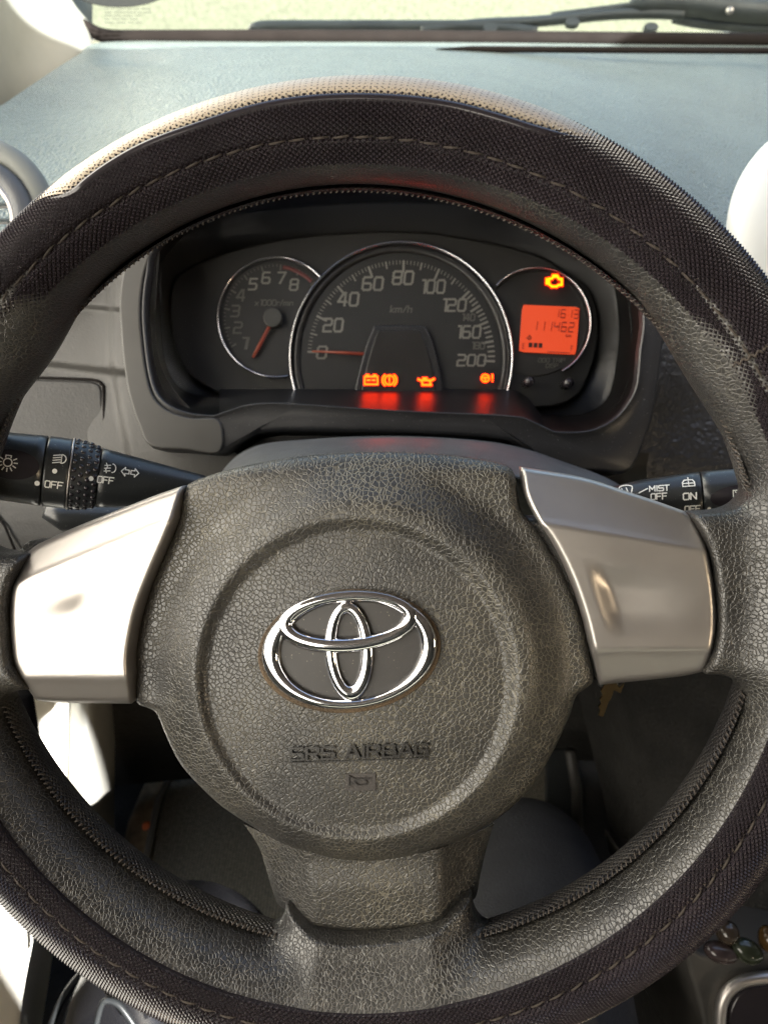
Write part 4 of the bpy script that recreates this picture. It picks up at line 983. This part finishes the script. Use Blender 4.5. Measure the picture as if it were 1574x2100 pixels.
# knob inset with lamp symbol
fn = lpix(20, 952); P_ = [(52*math.cos(a), 30*math.sin(a)) for a in np.linspace(0, 2*math.pi, 40, endpoint=False)]
v = [fn(x*s_, y*s_, .0004*(1-s_)) for s_ in (1.0, .6, .25) for x, y in P_]; f = [(i*40+j, i*40+(j+1) % 40, (i+1)*40+(j+1) % 40, (i+1)*40+j) for i in range(2) for j in range(40)]+[tuple(80+j for j in range(40))]
mesh('dark_inset', v, f, M['glossblack'], ls)
rays = [[(12*math.cos(a), 12*math.sin(a)), (18*math.cos(a), 18*math.sin(a))] for a in np.radians([-30, 0, 30, 180, 210, 240, 270, 300, 150])]
on_barrel(ls, [arc(0, 0, 8, 8, 0, 360, 16), [(-5, 10), (-5, 14), (5, 14), (5, 10)]]+rays, lambda x, y, z: lpix(12, 948)(x, y, z+.0006), 2.2, lab='lamp symbol')
v, f = tube([C(x, y, d) for x, y, d in ((92, 1048, .44), (130, 1062, .445), (300, 1070, .45), (420, 1080, .46))], [.004, .0075, .009, .010], 16); o = mesh('stalk_root', v, f, M['stalk'], sh)
# right stalk
RA, RB = C(1180, 1035, .425), C(1680, 1005, .39)
rs = thing('wiper_stalk', C(1450, 1040, .41), 'black wiper stalk with white MIST OFF ON markings right of the wheel', 'stalk')
ex2, ey2, ez2 = stalk_frame(RA, RB); L2 = (RB-RA).length
def rpos(px): return (px-1180)/500*L2
def rrad(px): return float(np.interp(px, [1180, 1260, 1320, 1447, 1520, 1600, 1680], [.0065, .0085, .0110, .0133, .0136, .0140, .010]))
def seg2(name, p0, p1):
    xs = np.r_[p0, p0+1, np.linspace(p0+2, p1-2, 14), p1-1, p1]; rd = [rrad(x) for x in xs]; rd[0] -= .0010; rd[1] -= .0003; rd[-1] -= .001; rd[-2] -= .0003
    v, f = tube([RA+ex2*rpos(x) for x in xs], rd, 48, upv=ez2); return mesh(name, v, f, M['stalk'], rs)
seg2('arm', 1180, 1446); seg2('end_cap', 1447, 1680)
rf0 = wrap((ex2, ey2, ez2), RA, rrad, rpos); K2 = .395/F
def rpix(cx, cy):
    ay = 1035-(cx-1180)/500*30
    return lambda x, y, z: rf0(cx+x, ((ay-cy)+y)*K2, z)
txt(rs, 'MIST', 1360, 1000, 11, rpix, 'white MIST', .2, 40); txt(rs, 'OFF', 1358, 1017, 12, rpix, 'white OFF', .2, 32); txt(rs, 'ON', 1420, 1017, 13, rpix, 'white ON', .2, 26)
txt(rs, 'OFF', 1424, 1043, 12, rpix, 'white OFF partly hidden by the spoke', .2, 30)
on_barrel(rs, [[(-9, -4), (9, 4)]], rpix(1327, 1005), 2.2)
wsym = [[(-14, 6)]+[(x, y) for x, y in arc(0, 6, 14, 5, 180, 0, 8)]+[(11, -7), (-11, -7), (-14, 6)], [(-5, -7), (-9, 5)], [(5, -7), (1, 5)]]
on_barrel(rs, wsym, rpix(1291, 1004), 2.0, lab='windscreen wiper symbol'); on_barrel(rs, [[(-12, -6), (-12, 2), (-8, 7), (8, 7), (12, 2), (12, -6), (-12, -6)], [(0, 12), (0, -4)], [(-12, 0), (12, 0)]], rpix(1420, 990), 2.0, lab='rear window washer symbol')
fn = rpix(1535, 1018); P_ = [(75*math.cos(a), 26*math.sin(a)) for a in np.linspace(0, 2*math.pi, 40, endpoint=False)]
v = [fn(x*s_, y*s_, .0004*(1-s_)) for s_ in (1.0, .6, .25) for x, y in P_]; f = [(i*40+j, i*40+(j+1) % 40, (i+1)*40+(j+1) % 40, (i+1)*40+j) for i in range(2) for j in range(40)]+[tuple(80+j for j in range(40))]
mesh('dark_inset', v, f, M['glossblack'], rs)
on_barrel(rs, [[(-9, -9), (-9, 9), (9, 9), (9, -9), (-9, -9)], [(-5, 6), (6, -6)]], lambda x, y, z: rpix(1514, 1014)(x, y, z+.0006), 1.8, lab='rear wiper symbol')
dotm(rs, 1457, 1043, 4, rpix)

# ================================================================== windscreen, wiper, pillar, outside
ws = thing('windscreen', C(800, 75, 1.0), 'windscreen glass with black rubber seal along the dashboard', 'windscreen')
cam_up = Vector((0, 0, 1)); 
def wsp(px, k):      # windscreen point: base line at depth 1.0, raked back toward the driver
    b = C(px, 74, 1.0); return b+Vector((0, -.62, .78))*k
v = [wsp(-150, 0), wsp(1800, 0), wsp(1800, .62), wsp(-150, .62)]
mesh('glass_pane', v, [(0, 1, 2, 3)], M['glass'], ws, smooth=False)
sealp = [(-40, -190), (60, -40), (92, 0), (140, 33), (185, 62), (225, 75), (300, 76.5), (500, 76), (800, 77), (1200, 80), (1574, 83), (1800, 84)]
v, f = tube([C(x, y, .975 if x > 200 else .975-.0005*(200-x)) for x, y in sm(sealp, 5)], .0082, 10, upv=CM.to_3x3() @ Vector((0, 0, 1))); mesh('rubber_seal', v, f, M['seal'], ws)
# inspection sticker
st = C(245, -22, .93)
P_ = arc(245, -24, 100, 38, 0, 360, 40)[:-1]; v, f = solid(P_, .93, .001, 1); o = mesh('disc_sticker', v, f, newmat('dark_sticker', (.014, .016, .015), .7, spec=.2)); tag(o, 'dark round sticker at the top left of the windscreen', 'sticker')
pp = MB()
for r_ in range(5):
    x = 216
    while x < (305 if r_ < 2 else 285):
        w_ = random.uniform(6, 20); m2 = strokes([[(x, 18+r_*7), (x+w_, 18+r_*7+w_*.03)]], 2.2, lambda a, b, z: C(a, b, .93-z), 0, .0004); pp.add(m2.v, m2.f); x += w_+random.uniform(4, 7)
o = pp.build('etched_print', newmat('grey_print', (.05, .055, .045), .8, spec=.1), None, smooth=False); tag(o, 'small faded rows of grey print under the dark windscreen sticker', 'printed label')
# wiper
wp = thing('wiper', C(1300, 60, 1.06), 'grey windscreen wiper lying along the bottom of the glass outside', 'wiper')
wg = plastic('weathered_wiper', (.05, .058, .058), .5, var=.2)
DW = 1.05
v, f = tube([C(x, y, DW) for x, y in sm([(520, 66), (540, 55), (700, 54), (900, 54), (1000, 55), (1100, 66)], 5)], [.002]+[.0085]*25, 8, flat=.9); mesh('blade_holder', v, f, wg, wp)
v, f = tube([C(x, y, DW) for x, y in sm([(860, 63), (980, 50), (1100, 44), (1250, 30), (1340, 28), (1400, 30)], 5)], .0085, 8, flat=.8); mesh('linkage', v, f, wg, wp)
v, f = tube([C(x, y, DW) for x, y in sm([(1130, 32), (1250, 17), (1340, 6), (1420, 10), (1480, 18), (1574, 26), (1700, 34)], 5)], [.004]*8+[.017]*23, 8, flat=1.0); mesh('wiper_arm', v, f, wg, wp)
v, f = tube([C(x, y, DW+.01) for x, y in sm([(1380, 34), (1440, 46), (1574, 58), (1700, 60)], 5)], .008, 8); mesh('arm_base', v, f, wg, wp)
for x, y in ((1005, 57), (1174, 44), (1335, 54)):
    v, f = solid(arc(x, y, 15, 9, 0, 360, 14)[:-1], DW-.012, .008, 1.5); mesh('clip', v, f, wg, wp)
v, f = tube([C(1495, 22, DW-.02), C(1495, 22, DW-.012)], .005, 12); mesh('bolt', v, f, M['silver'], wp)
# cowl outside below the glass
v = [C(-100, 82, 1.03), C(1800, 86, 1.03), C(1800, 66, 1.35), C(-100, 64, 1.35)]
o = mesh('cowl_panel', v, [(0, 1, 2, 3)], plastic('pale_cowl', (.5, .5, .42), .5), None); tag(o, 'pale cowl panel outside under the wiper', 'car body panel')
# pillar trim at left
rowsp = []
for k in np.linspace(0, 1, 12):
    rowsp.append([C(x, y, d) for x, y, d in sm([(-260, -220+640*k, .62+.0*k), (-80, -160+560*k, .72), (40+60*(1-k)*0, -160+470*k, .86), (110+60*k, -120+270*k, .93), (190+30*k*0, -30+130*k, .975)], 6)])
v, f = loft(rowsp); o = mesh('pillar_trim', v, f, M['pillar']); tag(o, 'pale grey-green windscreen pillar trim at top left', 'pillar trim')
# ground outside
v = [(-200, -200, 0), (200, -200, 0), (200, 400, 0), (-200, 400, 0)]; o = mesh('ground', v, [(0, 1, 2, 3)], M['ground'], None, smooth=False); tag(o, kind='structure')

# ================================================================== footwell
ZFL = .40
o = mesh('floor', [(-.75, -.9, ZFL-.01), (.9, -.9, ZFL-.01), (.9, .95, ZFL-.01), (-.75, .95, ZFL-.01)], [(0, 1, 2, 3)], M['carpet'], None, smooth=False); tag(o, kind='structure')
def floor_poly(name, pts, z, th, mt, lab, cat, bev=.004):
    P_ = [tuple(G(x, y, z))[:2] for x, y in pts]; P_ = resample(P_, 80, True)
    rows = [[(x, y, z-th) for x, y in P_], [(x, y, z-bev) for x, y in P_], [(x, y, z) for x, y in offset(P_, bev)]]
    v, f = loft(rows, True); f += capf(np.array(rows[-1])[:, :2], 160); o = mesh(name, v, f, mt, None); tag(o, lab, cat); return o
floor_poly('floor_mat', [(395, 1480), (360, 1560), (322, 1660), (300, 1790), (290, 2000), (700, 2050), (1080, 2000), (1180, 1800), (1180, 1560), (1000, 1450)], ZFL+.012, .01, M['mat'], 'ribbed dark grey-brown floor mat seen below the wheel hub', 'floor mat')
floor_poly('door_sill', [(340, 1500), (385, 1500), (322, 1660), (300, 1820), (235, 1820), (262, 1680)], ZFL+.006, .01, M['sill'], 'dirty sill strip with grit along the left edge of the mat', 'sill strip')
v, f = tube([G(388, 1510, ZFL+.018), G(325, 1640, ZFL+.018), G(300, 1760, ZFL+.018), G(292, 1850, ZFL+.018)], .004, 8); o = mesh('mat_binding', v, f, M['doorgrey']); tag(o, 'raised grey binding strip along the mat\'s left edge', 'trim strip')
v, f = solid(sm([(292, 1690), (305, 1688), (304, 1701), (293, 1703)], 3, True), .88, .004, 1); o = mesh('paper_scrap', v, f, plastic('orange_paper', (.85, .2, .07), .8)); tag(o, 'tiny orange scrap lying on the dirty sill strip', 'litter')
# firewall and centre tunnel
sheetf = [[C(x, y, d) for x, y, d in r_] for r_ in ([(150, 1300, .68), (800, 1280, .70), (1600, 1280, .68)], [(150, 1440, .86), (800, 1440, .90), (1600, 1440, .84)], [(150, 1620, .93), (800, 1560, 1.02), (1600, 1560, .95)])]
v, f = loft([[tuple(p) for p in resample(np.array([tuple(q_) for q_ in r_]), 20)] for r_ in sheetf]); o = mesh('footwell_panel', v, f, M['carpet']); tag(o, 'dark carpeted footwell bulkhead under the dashboard', 'carpet panel')
tn_ = [[C(x, y, d) for x, y, d in r_] for r_ in ([(1180, 1400, .80), (1240, 1650, .84), (1330, 2150, .74)], [(1290, 1380, .66), (1350, 1650, .68), (1400, 2150, .62)], [(1620, 1380, .60), (1700, 1650, .60), (1750, 2150, .56)])]
v, f = loft([[tuple(p) for p in resample(np.array([tuple(q_) for q_ in r_]), 20)] for r_ in tn_]); o = mesh('centre_tunnel', v, f, M['carpet']); tag(o, 'dark carpeted side of the centre tunnel right of the pedals', 'carpet panel')
# pedal
pd = thing('brake_pedal', C(1150, 1560, .86), 'dark pedal and arm in the shadowed footwell right of the hub', 'pedal')
v, f = tube([C(1168, 1540, .84), C(1182, 1620, .85), C(1184, 1740, .86)], .006, 10); mesh('pedal_arm', v, f, M['console'], pd)
v, f = solid(resample([(1120, 1540), (1176, 1538), (1182, 1550), (1180, 1700), (1120, 1700)], 40, True), .86, .01, 3); mesh('pedal_pad', v, f, M['stalk'], pd)
# door panel at left
rows = []
for k in np.linspace(0, 1, 30):
    y = 1380+800*k
    q9 = 1-.15*sstep(y, 1650, 1950)
    rows.append([C(x, y, d*q9) for x, y, d in resample(sm([(-300, y, .50), (-60, y, .66), (60, y, .74), (128-35*k*k*2, y, .78), (150-40*k*k*2, y, .80)], 6), 30)])
v, f = loft(rows); dr = thing('door', C(20, 2100, .75), 'pale front door trim at the lower left with a grey pocket edge', 'door'); mesh('door_trim', v, f, M['doorwhite'], dr)
rows = []
for k in np.linspace(0, 1, 20):
    y = 1400+330*k
    rows.append([C(x, y, d) for x, y, d in resample(sm([(146-10*k, y, .79), (165-6*k, y, .775), (195, y, .785), (222, y, .83), (235, y, .90)], 6), 24)])
v, f = loft(rows); mesh('pocket_edge', v, f, M['doorgrey'], dr)
v, f = tube([C(40, 1425, .62), C(50, 1500, .63), C(75, 1560, .64)], [.010, .011, .006], 12); mesh('pocket_gap', v, f, M['seal'], dr)
# black vinyl seat corner
sc_ = thing('driver_seat', C(260, 2130, .60), 'glossy black vinyl seat corner with piping below the rim at lower left', 'seat')
rows = []
for k in np.linspace(0, 1, 16):
    r = math.sin(k*math.pi/2); rows.append([C(330+235*math.cos(a)*r, 2190+265*math.sin(a)*r, .56, -.05*math.cos(k*math.pi/2)+.03) for a in np.linspace(0, 2*math.pi, 60, endpoint=False)])
rows.append([CM @ (CM.inverted() @ Vector(p)+Vector((0, 0, -.06))) for p in rows[-1]])
v, f = loft(rows, True, cap0=True); mesh('cushion', v, f, M['vinyl'], sc_)
v, f = tube([C(330+(237)*math.cos(a), 2190+267*math.sin(a), .585) for a in np.linspace(math.pi*.9, math.pi*1.6, 40)], .0028, 8); mesh('piping', v, f, M['stalk'], sc_)
v, f = tube([C(x, y, .535) for x, y in sm([(192, 2130), (205, 2070), (218, 2052), (245, 2062), (280, 2110)], 6)], .0022, 8); mesh('piping', v, f, M['stalk'], sc_)
# driver's leg
kn_ = [Vector(cc(1080, 2260, .50)), Vector(cc(1090, 2000, .60)), Vector(cc(1095, 1850, .68)), Vector(cc(1085, 1775, .74)), Vector(cc(1060, 1760, .82)), Vector(cc(1040, 1790, .95)), Vector(cc(1030, 1830, 1.06))]
pth = sm([tuple(p) for p in kn_], 6)
rad = np.interp(np.linspace(0, 1, len(pth)), [0, .3, .5, .62, .75, 1], [.078, .068, .060, .056, .052, .042])
v, f = tube([CM @ Vector(p) for p in pth], list(rad), 28); o = mesh('person', v, f, M['trousers']); tag(o, 'driver\'s bent leg in dark charcoal trousers right of the lower spoke', 'person')
# ignition key
ky = thing('ignition_key', C(1245, 1440, .47), 'zigzag-cut brass key hanging below the right silver spoke', 'key')
P_ = [(1232, 1398), (1262, 1398), (1268, 1410), (1280, 1400), (1272, 1422), (1258, 1416), (1252, 1434), (1247, 1440), (1243, 1452), (1236, 1470), (1226, 1468), (1230, 1456), (1226, 1450), (1232, 1442), (1229, 1434), (1235, 1426), (1231, 1416), (1237, 1408)]
v, f = solid(P_, .46, .002, .8); mesh('blade', v, f, M['brass'], ky, smooth=False)
v, f = tube([C(1243, 1370, .47), C(1246, 1404, .465)], .006, 12); mesh('collar', v, f, M['silver'], ky)
# console
co = thing('centre_console', C(1500, 2130, .55), 'dark centre console with silver-framed gear lever surround at bottom right', 'console')
v, f = solid(resample(sm([(1400, 1930), (1460, 1962), (1800, 1960), (1800, 2300), (1480, 2300), (1440, 2100)], 4, True), 80, True), .56, .2, 8); mesh('console_body', v, f, M['console'], co)
fr_p = sm([(1700, 2000), (1560, 2006), (1510, 2018), (1482, 2048), (1474, 2100), (1474, 2250)], 8)
v, f = tube([C(x, y, .548) for x, y in fr_p], .0042, 14); mesh('silver_surround', v, f, M['silver'], co)
v, f = solid(resample(sm([(1700, 2020), (1560, 2024), (1522, 2036), (1502, 2060), (1494, 2100), (1494, 2250), (1700, 2250)], 5, True), 80, True), .552, .02, 4, fn=lambda x, y, z: C(x, y, .552, z-.0)); mesh('gear_well', v, f, M['glossblack'], co)
gp = 'polished pebbles in the console tray'
for i, (x, y, rx, ry, a, col, lab) in enumerate(((1476, 1953, 36, 21, .25, (.045, .033, .033), 'pinkish oval pebble nearest the rim in the console tray'), (1530, 1950, 36, 24, .45, (.025, .03, .018), 'dark green banded pebble beside the pinkish one'), (1490, 1912, 24, 24, 0, (.04, .03, .022), 'small brown round pebble behind the pink and green ones'), (1572, 1925, 18, 26, 0, (.06, .032, .01), 'amber pebble at the right picture edge'))):
    rows = []
    for k in range(9):
        ph = math.pi/2*(1-k/4); r = math.cos(ph); z = math.sin(ph)*.008
        rows.append([C(x+(rx*r*math.cos(b)*math.cos(a)-ry*r*math.sin(b)*math.sin(a)), y+(rx*r*math.cos(b)*math.sin(a)+ry*r*math.sin(b)*math.cos(a)), .545, -z) for b in np.linspace(0, 2*math.pi, 28, endpoint=False)])
    v, f = loft(rows, True, True, True); o = mesh('pebble', v, f, plastic('pebble_%s' % 'pink green brown amber'.split()[i], col, .12, grain=.006, gd=.0003, var=.6)); tag(o, lab, 'pebble', gp)

# ================================================================== car shell and yard that shape the light
def shell(name, c, sx, sy, sz, mt):
    o = mesh(name, *box(Matrix.Translation(c), sx, sy, sz), mt, None, smooth=False); return tag(o, kind='structure')
shell('roof_lining', (.30, -.53, 1.58), 1.56, 1.72, .03, M['headliner'])
shell('cabin_rear', (.30, -1.38, 1.0), 1.56, .05, 1.2, M['dashdark'])
shell('door_wall', (-.50, -.1, .69), .05, 2.5, .68, M['doorgrey'])
def boxes(name, bs, mt):
    mb = MB()
    for x0, x1, y0, y1, z0, z1 in bs:
        v, f = box(Matrix.Translation(((x0+x1)/2, (y0+y1)/2, (z0+z1)/2)), x1-x0, y1-y0, z1-z0); mb.add(v, f)
    return tag(mb.build(name, mt, None, smooth=False), kind='structure')
boxes('passenger_light_block', [(1.055, 1.105, -1.35, 1.15, .42, 1.20), (1.055, 1.105, -.76, 1.15, 1.20, 1.575), (1.055, 1.105, -1.35, -1.02, 1.20, 1.575), (1.055, 1.105, -1.02, -.76, 1.43, 1.575)], M['dashdark'])  # unseen side closed against light, with a slot cut for the door's sun patch
shell('engine_bulkhead', (.3, 1.14, .60), 1.6, .05, .95, M['carpet'])
shell('front_wall', (2, 13, 1.5), 30, .2, 3.4, plastic('old_render', (.095, .104, .08), .9, grain=.05, gd=.004, var=.25))
shell('added_bounce_wall', (-2.4, -1, 2.2), .2, 15, 4.6, plastic('bounce_white', (.78, .79, .77), .9, grain=.02, gd=.002))  # invented white wall out of view, bounces sun in from the left
